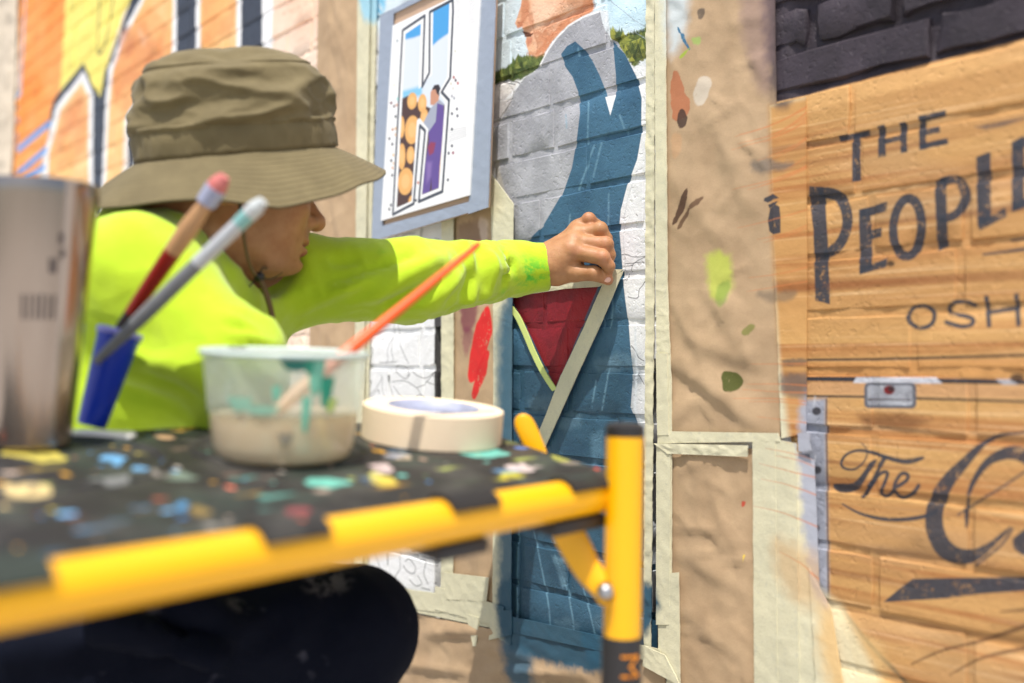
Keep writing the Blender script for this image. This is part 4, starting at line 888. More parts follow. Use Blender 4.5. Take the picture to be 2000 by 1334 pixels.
# ------------------------------------------------------------------ bodies: blended volumes turned into one continuous skin
def cap(P, a, b, ra, rb=None):
    rb = ra if rb is None else rb
    a = np.asarray(a, float); ba = np.asarray(b, float) - a; pa = P - a
    h = np.clip(pa @ ba / (ba @ ba), 0, 1)
    return np.linalg.norm(pa - h[:, None] * ba, axis=1) - (ra + (rb - ra) * h)
def ell(P, c, r, M=None):
    q = P - np.asarray(c, float)
    if M is not None: q = q @ M                              # columns of M: the axes of the ellipsoid
    r = np.asarray(r, float); k0 = np.linalg.norm(q / r, axis=1); k1 = np.linalg.norm(q / (r * r), axis=1)
    return k0 * (k0 - 1) / np.maximum(k1, 1e-9)
def smin(a, b, k):
    h = np.clip(.5 + .5 * (b - a) / k, 0, 1); return b * (1 - h) + a * h - k * h * (1 - h)
def smax(a, b, k): return -smin(-a, -b, k)
def nets(f, lo, hi, h):
    lo = np.asarray(lo, float); n = np.ceil((np.asarray(hi) - lo) / h).astype(int) + 1
    ax = [lo[k] + np.arange(n[k]) * h for k in range(3)]
    G = np.stack(np.meshgrid(*ax, indexing='ij'), -1).reshape(-1, 3)
    v = np.concatenate([f(G[i:i + 400000]) for i in range(0, len(G), 400000)]).reshape(n)
    ins = v < 0; c = n - 1
    cnt = np.zeros(c, int); acc = np.zeros((*c, 3)); num = np.zeros(c)
    sl = lambda d: tuple(slice(d[k], d[k] + c[k]) for k in range(3))
    idx = np.stack(np.meshgrid(*[np.arange(q) for q in c], indexing='ij'), -1)
    corners = [(i, j, k) for i in (0, 1) for j in (0, 1) for k in (0, 1)]
    for p in corners:
        for a in range(3):
            if p[a]: continue
            q = list(p); q[a] = 1
            va, vb = v[sl(p)], v[sl(q)]; m = (va < 0) != (vb < 0)
            t = np.where(m, va / np.where(m, va - vb, 1), 0)
            pt_ = np.array(p, float) + np.zeros((*c, 3)); pt_[..., a] = t
            acc += np.where(m[..., None], pt_, 0); num += m
    act = num > 0; vid = -np.ones(c, int); vid[act] = np.arange(act.sum())
    V = lo + (idx[act] + acc[act] / num[act][:, None]) * h
    Fc = []
    for a in range(3):
        b, d = (a + 1) % 3, (a + 2) % 3
        e0 = [slice(None)] * 3; e1 = [slice(None)] * 3; e0[a] = slice(0, -1); e1[a] = slice(1, None)
        A, B = ins[tuple(e0)], ins[tuple(e1)]; w = np.argwhere(A != B)
        w = w[(w[:, b] > 0) & (w[:, d] > 0) & (w[:, b] < c[b]) & (w[:, d] < c[d])]
        def g(db, dd):
            q = w.copy(); q[:, b] -= db; q[:, d] -= dd; return vid[q[:, 0], q[:, 1], q[:, 2]]
        quad = np.stack([g(1, 1), g(0, 1), g(0, 0), g(1, 0)], 1)
        fl = A[w[:, 0], w[:, 1], w[:, 2]]; quad[~fl] = quad[~fl][:, ::-1]; Fc.append(quad)
    return V, np.concatenate(Fc)
def vnormals(V, Q):
    n = np.cross(V[Q[:, 2]] - V[Q[:, 0]], V[Q[:, 3]] - V[Q[:, 1]]); N = np.zeros_like(V)
    for k in range(4): np.add.at(N, Q[:, k], n)
    return N / np.maximum(np.linalg.norm(N, axis=1), 1e-12)[:, None]
def relax(V, Q, it=1, lam=.5):
    for _ in range(it):
        S = np.zeros_like(V); c = np.zeros(len(V))
        for k in range(4):
            for d in (1, 3):
                np.add.at(S, Q[:, k], V[Q[:, (k + d) % 4]]); np.add.at(c, Q[:, k], 1)
        V = V + lam * (S / np.maximum(c, 1)[:, None] - V)
    return V
def body(name, f, lo, hi, h, mat, parent, disp=None, it=2):
    V, Q = nets(f, lo, hi, h); V = relax(V, Q, it)
    if disp is not None:
        N = vnormals(V, Q); V = V + N * disp(V, N)[:, None]
    me = bpy.data.meshes.new(name); me.vertices.add(len(V)); me.vertices.foreach_set('co', V.ravel())
    me.loops.add(Q.size); me.loops.foreach_set('vertex_index', Q.ravel().astype(np.int32)); me.polygons.add(len(Q))
    me.polygons.foreach_set('loop_start', np.arange(0, Q.size, 4, dtype=np.int32)); me.update(calc_edges=True); me.validate()
    return link(name, me, mat, parent)

# ------------------------------------------------------------------ the painter
def rotz(a): c, s = math.cos(a), math.sin(a); return np.array([[c, -s, 0], [s, c, 0], [0, 0, 1.]])
def roty(a): c, s = math.cos(a), math.sin(a); return np.array([[c, 0, s], [0, 1, 0], [-s, 0, c]])
def rotx(a): c, s = math.cos(a), math.sin(a); return np.array([[1, 0, 0], [0, c, -s], [0, s, c]])
man = thing('person', 'crouching person in olive sun hat and neon yellow shirt pressing tape on the mural', 'person', (-.33, 1.10, 0))
# materials
def skin_mat(marks):
    b = MB('skin'); n = b.noise(60, 5, .6); f = b.noise(420, 3, .6)
    c = b.mix(b.ramp(n, .35, .7), (.46, .235, .105, 1), (.37, .165, .065, 1)); c = b.mix(b.math('MULTIPLY', b.ramp(f, .5, .8), .2), c, (.30, .12, .07, 1))
    for p, r, s_, col, sc_, lo_, hi_ in marks:              # stubble, flushed nose and knuckles, moles
        d = b.new('ShaderNodeVectorMath', operation='DISTANCE'); b.l.new(b.pos(), d.inputs[0]); d.inputs[1].default_value = tuple(p)
        w = b.math('MULTIPLY', b.math('MULTIPLY', b.ramp(d.outputs['Value'], r, r * .3), b.ramp(b.noise(sc_, 3, .6), lo_, hi_)), s_, clamp=True)
        c = b.mix(w, c, col)
    vo = b.new('ShaderNodeTexVoronoi', feature='DISTANCE_TO_EDGE'); vo.inputs['Scale'].default_value = 520; b.l.new(b.pos(), vo.inputs['Vector'])
    hh = b.math('ADD', b.math('MULTIPLY', vo.outputs[0], 1.2), b.math('ADD', f, b.math('MULTIPLY', b.noise(150, 4, .65), .8)))
    b.p(Base_Color=c, Roughness=b.math('ADD', .40, b.math('MULTIPLY', n, .2)), Normal=b.bump(hh, .45, .0007)); b.b.inputs['Subsurface Weight'].default_value = .12
    b.b.inputs['Subsurface Radius'].default_value = (.012, .004, .002); b.b.inputs['Subsurface Scale'].default_value = .5
    return b.m
def shirt_mat():
    b = MB('neon_yellow_knit'); n = b.noise(16, 4, .6)
    c = b.mix(b.ramp(n, .3, .7), (.47, .66, .024, 1), (.41, .59, .015, 1))
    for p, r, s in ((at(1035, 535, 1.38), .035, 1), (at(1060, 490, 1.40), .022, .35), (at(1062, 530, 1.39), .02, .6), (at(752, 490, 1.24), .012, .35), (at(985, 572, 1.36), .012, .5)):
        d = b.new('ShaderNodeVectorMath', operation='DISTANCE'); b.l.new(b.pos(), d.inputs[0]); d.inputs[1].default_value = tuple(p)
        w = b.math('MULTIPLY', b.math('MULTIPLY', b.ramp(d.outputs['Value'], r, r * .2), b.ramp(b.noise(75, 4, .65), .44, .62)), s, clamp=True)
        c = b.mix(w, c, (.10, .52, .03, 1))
    k = b.noise(900, 2, .5)
    b.p(Base_Color=c, Roughness=.85, Normal=b.bump(b.math('ADD', b.math('MULTIPLY', k, .5), b.math('ADD', b.noise(45, 4, .6), b.math('MULTIPLY', b.noise(160, 3, .6), .4))), .5, .0022)); b.b.inputs['Specular IOR Level'].default_value = .2
    b.b.inputs['Sheen Weight'].default_value = .3
    return b.m
M_SHIRT = shirt_mat()
def jean_mat():
    b = MB('navy_trousers'); n = b.noise(20, 4, .6); k = b.noise(800, 2, .5); sp = b.noise(26, 3, .55)
    c = b.mix(n, (.003, .004, .010, 1), (.007, .009, .017, 1)); c = b.mix(b.math('MULTIPLY', b.ramp(sp, .66, .74), .35), c, (.10, .10, .13, 1))
    for p, r, s_ in ((at(630, 1135, 1.05), .030, .8), (at(665, 1145, 1.06), .022, .7), (at(575, 1200, 1.03), .022, .5), (at(300, 1210, .97), .016, .7), (at(140, 1290, .93), .010, .9), (at(460, 1185, 1.0), .014, .5)):
        d = b.new('ShaderNodeVectorMath', operation='DISTANCE'); b.l.new(b.pos(), d.inputs[0]); d.inputs[1].default_value = tuple(p)
        w = b.math('MULTIPLY', b.math('MULTIPLY', b.ramp(d.outputs['Value'], r, r * .4), b.ramp(b.noise(70, 4, .65), .44, .58)), s_, clamp=True); c = b.mix(w, c, (.11, .10, .11, 1))
    b.p(Base_Color=c, Roughness=.8, Normal=b.bump(b.math('ADD', b.math('MULTIPLY', k, .4), b.noise(60, 4, .6)), .3, .002)); b.b.inputs['Specular IOR Level'].default_value = .06
    return b.m
M_JEAN = jean_mat()
M_HAIR = simple('black_hair', (34, 26, 24), .45, bump=.6, bscale=500)

# --- head (built looking along +x, then turned to the wall and tipped down)
HR = rotz(R(27)) @ roty(R(5)) @ rotx(R(-3))
NOSE = np.array([.119, 0, -.014])
H0 = at(630, 440, 1.205) - HR @ NOSE                        # where the middle of the head stands
LP = lambda x, y, z: H0 + HR @ np.array([x, y, z])
STB, RED = (.10, .075, .06, 1), (.50, .16, .10, 1)
M_SKIN = skin_mat([(LP(.096, -.008, -.030), .016, .75, STB, 900, .35, .6), (LP(.090, -.016, -.031), .012, .6, STB, 900, .4, .6), (LP(.092, 0, -.062), .012, .5, STB, 900, .4, .65), (LP(.070, -.03, -.070), .03, .30, STB, 1100, .45, .65), (LP(.118, 0, -.012), .02, .45, RED, 60, .2, .8), (LP(.07, -.045, -.005), .025, .3, RED, 60, .3, .8),
                   (LP(.052, -.058, -.022), .0022, .9, (.12, .05, .03, 1), 5, 0, .2), (LP(.030, -.062, -.040), .0018, .9, (.12, .05, .03, 1), 5, 0, .2), (LP(.01, -.07, .015), .03, .4, STB, 700, .4, .6),
                   (at(1180, 500, 1.37), .02, .55, RED, 80, .2, .8), (at(1188, 545, 1.385), .012, .6, RED, 80, .1, .8), (at(1178, 470, 1.385), .02, .5, RED, 80, .2, .8), (at(1150, 430, 1.41), .018, .45, RED, 80, .2, .8), (at(1120, 490, 1.385), .016, .4, RED, 80, .2, .8)])
def head_sdf(P):
    q = (P - H0) @ HR
    y = np.abs(q[:, 1]); m = np.stack([q[:, 0], y, q[:, 2]], 1)
    d = ell(q, (-.006, 0, .045), (.092, .075, .086))
    d = smin(d, ell(q, (.035, 0, -.012), (.060, .060, .080)), .03)
    d = smin(d, ell(q, (.038, 0, -.045), (.050, .047, .028)), .03)
    d = smin(d, cap(m, (-.014, .050, -.050), (.060, .022, -.064), .012, .012), .022)
    d = smin(d, ell(q, (.082, 0, -.067), (.016, .019, .012)), .018)
    d = smin(d, ell(m, (.066, .040, -.008), (.024, .022, .022)), .018)           # cheekbone
    d = smin(d, ell(q, (.080, 0, .040), (.018, .05, .012)), .02)                 # brow
    d = smax(d, -ell(m, (.100, .032, .022), (.016, .018, .012)), .012)           # eye socket
    d = smin(d, ell(m, (.083, .032, .021), (.011, .0145, .009)), .003)           # lid over the eye
    nb = cap(q, (.086, 0, .028), (.110, 0, -.010), .007, .010)
    nb = smin(nb, ell(q, (.110, 0, -.013), (.0115, .0105, .010)), .008)
    nb = smin(nb, ell(m, (.099, .013, -.016), (.011, .0065, .0085)), .006)
    d = smin(d, nb, .010)
    d = smax(d, -ell(m, (.1035, .007, -.0245), (.005, .0035, .004)), .003)       # nostril
    d = smin(d, ell(q, (.085, 0, -.033), (.014, .024, .011)), .012)              # upper lip field
    d = smin(d, ell(q, (.0925, 0, -.0395), (.0105, .0245, .0052)), .004)
    d = smin(d, ell(q, (.0910, 0, -.0515), (.0110, .0225, .0064)), .004)
    d = smax(d, -ell(q, (.100, 0, -.0450), (.019, .030, .0016)), .0025)          # the line of the mouth
    d = smax(d, -ell(q, (.094, 0, -.0595), (.008, .018, .0036)), .008)
    ear = ell(m, (-.008, .079, .002), (.019, .007, .031), roty(R(12)))
    ear = smax(ear, -ell(m, (-.004, .086, .004), (.011, .006, .020)), .004)
    d = smin(d, ear, .006)
    d = smin(d, cap(q, (-.030, 0, -.030), (-.088, 0, -.125), .056, .058), .03)
    d = smin(d, cap(q, (.000, 0, -.050), (-.050, 0, -.125), .040, .048), .02)
    return d
def headtaper(V, N):
    return (noise3(V, 90, 3) - .5) * .0006
# --- hand (left hand, back to the camera, thumb below, pinching the tape)
Zw = 1.432
def hp(x, y, dz=0): return at(x, y, Zw + dz)
FING = [  # pinky, ring, middle, index : knuckle, middle joint, end joint, tip, radii
    ([(1128, 449, -.004), (1150, 428, -.016), (1166, 440, -.010), (1168, 462, .004)], (.0105, .0092, .0080, .0066)),
    ([(1126, 460, -.018), (1172, 447, -.030), (1184, 466, -.026), (1181, 492, -.016)], (.0115, .0100, .0088, .0070)),
    ([(1122, 474, -.030), (1183, 477, -.046), (1190, 498, -.042), (1186, 520, -.032)], (.0120, .0104, .0090, .0072)),
    ([(1116, 491, -.038), (1176, 503, -.058), (1189, 520, -.054), (1186, 536, -.042)], (.0120, .0104, .0088, .0068)),
]
def hand_sdf(P):
    d = cap(P, hp(1030, 520, -.014), hp(1082, 512, -.014), .0235, .0245)
    d = smin(d, cap(P, hp(1084, 510, -.014), hp(1098, 506, -.016), .026, .027), .02)
    for k, (f, r) in enumerate(FING):                        # metacarpals under the back of the hand
        w = hp(1084, 500 + 7 * k, -.012 - .006 * k); d = smin(d, cap(P, w, hp(*f[0]), .0165, r[0] * 1.15), .014)
    d = smin(d, cap(P, hp(1086, 525, -.018), hp(1118, 520, -.020), .021, .014), .016)
    d = smin(d, cap(P, hp(1096, 500, -.004), hp(1130, 480, -.004), .017, .014), .016)
    for f, r in FING:
        for i in range(3):
            d = smin(d, cap(P, hp(*f[i]), hp(*f[i + 1]), r[i], r[i + 1]), .0020 if i else .005)
        d = smin(d, ell(P, hp(*f[1]), (r[1] * 1.03,) * 3), .003)
        kn = hp(*f[0]) + np.array([0, -.004, .003]); d = smin(d, ell(P, kn, (.0098,) * 3), .008)
    th = [(1090, 530, -.022), (1122, 533, -.034), (1160, 534, -.048), (1188, 547, -.040)]; tr = (.0165, .0125, .0100, .0074)
    for i in range(3): d = smin(d, cap(P, hp(*th[i]), hp(*th[i + 1]), tr[i], tr[i + 1]), .008 if i == 0 else .004)
    return d
def both_sdf(P):
    n = len(P); d = np.full(n, 1.)
    a = np.linalg.norm(P - H0, axis=1) < .24; b = np.linalg.norm(P - hp(1130, 500, -.02), axis=1) < .16
    if a.any(): d[a] = head_sdf(P[a])
    if b.any(): d[b] = np.minimum(d[b], hand_sdf(P[b]))
    return d
# shoulders, elbows, hips, knees
ShR, ShL = at(268, 552, 1.03), at(545, 545, 1.245)
ElR, HaR = at(455, 712, 1.00), at(480, 900, 1.02)
ElL, WrL = at(800, 548, 1.295), hp(1070, 520, -.012)
Neck = at(380, 500, 1.15); Chest = at(300, 640, 1.15); Belly = at(235, 830, 1.13); Pelv = at(120, 1150, 1.13)
# the body is one skin: head, neck, arms and hand joined inside the clothes
def skin_sdf(P):
    d = both_sdf(P)
    d = smin(d, cap(P, H0 + HR @ np.array([-.088, 0, -.12]), Chest, .05, .07), .03)
    d = np.minimum(d, smin(cap(P, Chest, ShL, .05, .035), smin(cap(P, ShL, ElL, .032, .028), cap(P, ElL, WrL, .027, .0285), .02), .03))
    return d
lo = np.minimum.reduce([H0 - .16, Chest - .1, WrL - .1]); hi = np.maximum.reduce([H0 + .17, hp(1195, 430, 0) + .06, ShL + .1])
# fine pieces first: head and hand are meshed apart and welded into the one body mesh
def joined_body():
    Vs, Qs = [], []; n = 0
    for f, a, b, h, it in ((head_sdf, H0 - .175, H0 + .165, .0024, 1), (hand_sdf, hp(1060, 560, -.09) - .01, hp(1200, 420, .05) + .02, .0011, 1)):
        lo_, hi_ = np.minimum(a, b), np.maximum(a, b); V, Q = nets(f, lo_, hi_, h); V = relax(V, Q, it)
        N = vnormals(V, Q); V = V + N * ((noise3(V, 160, 3) - .5) * .0005)[:, None]
        Vs.append(V); Qs.append(Q + n); n += len(V)
    V, Q = nets(lambda P: smin(cap(P, Neck, Chest, .042, .045), smin(cap(P, at(420, 655, 1.20), ShL, .035, .032), smin(cap(P, ShL, ElL, .032, .027), smin(cap(P, ElL, hp(1000, 525, -.014), .026, .024), cap(P, hp(1000, 525, -.014), WrL, .024, .0235), .005), .02), .03), .03), lo, hi, .008)
    Vs.append(V); Qs.append(Q + n)
    return np.concatenate(Vs), np.concatenate(Qs)
V, Q = joined_body()
me = mesh('body', V, Q); body_o = link('body', me, M_SKIN, man)
# lips and brows in their own colour, eyes
b_ = MB('lips'); b_.p(Base_Color=(.36, .10, .085, 1), Roughness=.42)
def local(p): return H0 + HR @ np.array(p)
def mini(name, c, r, mat, M=None, n=20):
    me = bpy.data.meshes.new(name); bm = bmesh.new(); bmesh.ops.create_uvsphere(bm, u_segments=n, v_segments=n // 2, radius=1)
    A = HR if M is None else M
    for v in bm.verts:
        v.co = vec(np.array(c) + A @ (np.array(v.co) * np.array(r)))
    bm.to_mesh(me); bm.free(); return link(name, me, mat, man)
mini('lip', local((.0927, 0, -.0400)), (.0106, .0235, .0046), b_.m); mini('lip', local((.0912, 0, -.0512)), (.0112, .0210, .0060), b_.m)
M_EYE = simple('eye_white', (225, 220, 214), .15); M_IRIS = simple('eye_dark', (40, 26, 20), .1)
for s in (-1, 1):
    mini('eye', local((.0815, .032 * s, .0205)), (.0118, .0118, .0085), M_EYE); mini('iris', local((.0915, .032 * s, .0195)), (.0025, .0055, .0055), M_IRIS)
    mini('eyebrow', local((.0985, .031 * s, .041)), (.003, .018, .0035), M_HAIR)
mini('nail', hp(1186, 546, -.0485), (.0052, .0022, .0042), simple('nail', (236, 186, 164), .3), np.eye(3))
def hair_sdf(P):
    q = (P - H0) @ HR
    d = ell(q, (-.008, 0, .043), (.0955, .0795, .090)); d = smax(d, -ell(q, (.088, 0, -.02), (.078, .1, .10)), .01); d = smax(d, q[:, 2] - .060, .004); d = smin(d, cap(np.stack([q[:, 0], np.abs(q[:, 1]), q[:, 2]], 1), (.018, .071, .02), (.021, .069, -.018), .006, .003), .008)
    return smax(d, -(q[:, 2] + .030 + .0 * q[:, 0]) - .02, .01)
body('hair', hair_sdf, H0 - .13, H0 + .16, .004, M_HAIR, man, lambda V, N: (noise3(V, 140, 7) - .5) * .004)

# --- shirt
def shirt_sdf(P):
    d = cap(P, Belly, Chest, .135, .120)
    d = smin(d, ell(P, Chest + np.array([-.005, .01, .0]), (.118, .155, .115)), .05)
    d = smin(d, cap(P, Pelv + np.array([0, 0, .05]), Belly, .15, .135), .05)
    Mid = at(395, 625, 1.19); d = smin(d, cap(P, ShR, Mid, .060, .070), .05); d = smin(d, cap(P, Mid, ShL, .070, .055), .05)
    d = smin(d, cap(P, ShR, ElR, .062, .052), .04)
    d = smin(d, cap(P, ElR, HaR, .052, .040), .02)
    d = smin(d, cap(P, ShL, ElL, .056, .050), .03)
    d = smin(d, cap(P, ElL, hp(1005, 525, -.014), .049, .038), .02)
    d = smin(d, cap(P, hp(1000, 525, -.014), hp(1074, 520, -.014), .0365, .0345), .012)
    # collar band round the neck
    for a, b, r in ((at(262, 432, 1.10), at(338, 452, 1.07), .022), (at(338, 452, 1.07), at(440, 545, 1.08), .008), (at(440, 545, 1.08), at(486, 590, 1.11), .007)):
        d = smin(d, cap(P, a, b, r, r * .7), .03)
    d = smin(d, cap(P, at(262, 432, 1.10), at(330, 440, 1.2), .022, .022), .03)
    # rolls of loose cloth
    for a, b, r, k in ((at(250, 700, .975), at(425, 768, .955), .020, .016), (at(240, 790, 1.0), at(400, 800, 1.0), .02, .03), (at(470, 640, .985), at(538, 652, 1.0), .008, .012), (at(455, 615, .98), at(525, 628, 1.0), .006, .012)):
        d = smin(d, cap(P, a, b, r, r * .7), k)
    d = smax(d, -cap(P, at(982, 470, 1.37), at(978, 580, 1.34), .004), .006)
    # room for the neck and for the wrist
    d = smax(d, -cap(P, H0 + HR @ np.array([-.03, 0, -.03]), H0 + HR @ np.array([-.072, 0, -.105]), .064, .060), .010)
    d = smax(d, -cap(P, LP(.055, 0, -.065), LP(-.04, 0, -.080), .046, .058), .012)
    d = smax(d, P @ ((hp(1110, 519, -.014) - hp(1000, 525, -.014)) / np.linalg.norm(hp(1110, 519, -.014) - hp(1000, 525, -.014))) - hp(1075, 520, -.014) @ ((hp(1110, 519, -.014) - hp(1000, 525, -.014)) / np.linalg.norm(hp(1110, 519, -.014) - hp(1000, 525, -.014))), .004)
    return d
FOLDS = [  # creases drawn where the photograph shows them: ends, half width, height (minus: a valley)
    (at(606, 598, 1.20), at(770, 512, 1.22), .011, .007), (at(640, 560, 1.20), at(800, 497, 1.24), .007, -.006), (at(690, 592, 1.22), at(880, 497, 1.27), .012, .008), (at(760, 590, 1.24), at(850, 545, 1.26), .008, -.007), (at(800, 596, 1.25), at(900, 530, 1.29), .010, .006),
    (at(885, 590, 1.30), at(930, 495, 1.33), .009, -.006), (at(915, 585, 1.31), at(905, 490, 1.33), .008, .006), (at(950, 575, 1.33), at(945, 490, 1.35), .009, .005), (at(840, 590, 1.27), at(960, 580, 1.34), .008, .004), (at(980, 478, 1.38), at(984, 572, 1.37), .004, -.004),
    (at(640, 500, 1.20), at(720, 500, 1.22), .012, -.004), (at(600, 560, 1.19), at(690, 560, 1.20), .007, .004),
    (at(215, 590, .97), at(430, 515, 1.02), .010, .002), (at(520, 640, .965), at(440, 600, .955), .006, .002), (at(530, 655, .97), at(450, 625, .95), .006, -.002), (at(542, 668, .975), at(455, 640, .945), .006, .003), (at(545, 685, .98), at(430, 668, .94), .007, -.002),
    (at(250, 684, .93), at(420, 745, .93), .016, .008), (at(235, 730, .95), at(400, 800, .94), .016, -.010), (at(210, 500, 1.0), at(330, 480, 1.02), .014, .004), (at(360, 690, .93), at(480, 690, .93), .010, .004)]
def shirt_disp(V, N):
    a = 1 - np.abs(noise3(V * np.array([1, .7, 1.6]), 22, 4) - .5) * 6; b = noise3(V, 12, 8) - .5
    c = 1 - np.abs(noise3(V, 45, 14) - .5) * 7
    arm = np.clip((V[:, 0] + .22) / .1, 0, 1); cuff = 1 - np.clip((V[:, 0] + .02) / .05, 0, 1)
    h = (np.clip(a, 0, 1) * .0026 + b * .006 + np.clip(c, 0, 1) * .0026) * (.50 + .50 * arm) * (.25 + .75 * cuff)
    for p, q, w, am in FOLDS:
        bend = V + .006 * (noise3(V, 30, 11) - .5)[:, None]
        ba = q - p; pa = bend - p; t = np.clip(pa @ ba / (ba @ ba), 0, 1); d = np.linalg.norm(pa - t[:, None] * ba, axis=1)
        # distance across the cloth matters, not depth: measure it roughly along the surface
        off = pa - t[:, None] * ba; off = off - N * np.clip((off * N).sum(1), -.03, .03)[:, None]; d = np.linalg.norm(off, axis=1)
        h = h + am * (2.2 if p[0] > -.30 else 1) * np.exp(-(d / w) ** 2) * np.sin(np.clip(t, .06, .94) * math.pi) ** .6
    return h
sl = np.minimum.reduce([Pelv - .2, Belly - .2, ShR - .12, hp(1080, 520, -.1)]); sh = np.maximum.reduce([ShL + .12, hp(1080, 480, .06) + .03, Chest + .2, Pelv + .2])
body('shirt', shirt_sdf, sl, sh, .0054, M_SHIRT, man, shirt_disp)

# --- trousers, shoes
HipR, KnR = at(90, 1250, 1.04), at(694, 1228, 1.09); AnR = KnR + np.array([-.13, .0, -KnR[2] + .09])
HipL = at(130, 1250, 1.24); KnL = np.array([-.16, 1.27, .075]); AnL = np.array([-.52, 1.30, .06])
def jean_sdf(P):
    d = cap(P, Pelv + np.array([0, 0, -.02]), Pelv + np.array([.02, 0, .06]), .145, .13)
    d = smin(d, cap(P, HipR, KnR, .096, .064), .05); d = smin(d, cap(P, KnR, AnR, .060, .052), .02)
    d = smin(d, cap(P, HipL, KnL, .090, .064), .05); d = smin(d, cap(P, KnL, AnL, .060, .045), .02)
    for a, b, r in ((at(300, 1150, .985), at(520, 1250, 1.005), .012), (at(400, 1180, .99), at(480, 1290, .99), .010), (at(200, 1220, .95), at(420, 1290, .96), .013), (at(560, 1180, 1.03), at(640, 1290, 1.03), .006)):
        d = smin(d, cap(P, a, b, r, r * .6), .03)
    return d
JF = [(at(60, 1290, .93), at(420, 1180, .97), .022, .012), (at(200, 1310, .93), at(470, 1215, .97), .016, -.010), (at(330, 1320, .95), at(520, 1190, .99), .018, .011), (at(430, 1330, .97), at(560, 1210, 1.0), .014, -.009), (at(520, 1320, 1.0), at(620, 1150, 1.02), .016, .007), (at(100, 1230, .95), at(330, 1165, .98), .014, -.008), (at(640, 1320, 1.03), at(690, 1180, 1.03), .014, .005), (at(-60, 1280, .93), at(180, 1210, .95), .018, .010)]
def jean_disp(V, N):
    h = (noise3(V, 16, 3) - .5) * .014 + np.clip(1 - np.abs(noise3(V * np.array([1, 1, .5]), 26, 9) - .5) * 5, 0, 1) * .004
    for p, q, w, am in JF:
        bend = V + .016 * (noise3(V, 18, 11) - .5)[:, None]; ba = q - p; pa = bend - p; t = np.clip(pa @ ba / (ba @ ba), 0, 1); off = pa - t[:, None] * ba
        off = off - N * np.clip((off * N).sum(1), -.05, .05)[:, None]; h = h + am * np.exp(-(np.linalg.norm(off, axis=1) / w) ** 2) * np.sin(np.clip(t, .06, .94) * math.pi) ** .6
    return h
body('trousers', jean_sdf, (-.95, .80, .0), (.02, 1.50, .62), .009, M_JEAN, man, jean_disp)
M_SHOE = simple('black_shoe', (44, 44, 48), .6, bump=.3, bscale=80)
for An, d_ in ((AnR, np.array([.95, .25, 0])), (AnL, np.array([-.4, .1, 0]))):
    d_ = d_ / np.linalg.norm(d_)
    def shoe(P, An=An, d_=d_):
        z0 = .042
        a = np.array([An[0], An[1], z0 + .012]) - d_ * .05; b = np.array([An[0], An[1], z0]) + d_ * .15
        return smax(smin(cap(P, a, b, .045, .036), cap(P, np.array([An[0], An[1], .05]), np.array([An[0], An[1], .10]), .045, .048), .03), -P[:, 2], .004)
    c = np.array([An[0], An[1], .06]); body('shoe', shoe, (c[0] - .26, c[1] - .26, -.01), (c[0] + .26, c[1] + .26, .17), .008, M_SHOE, man)

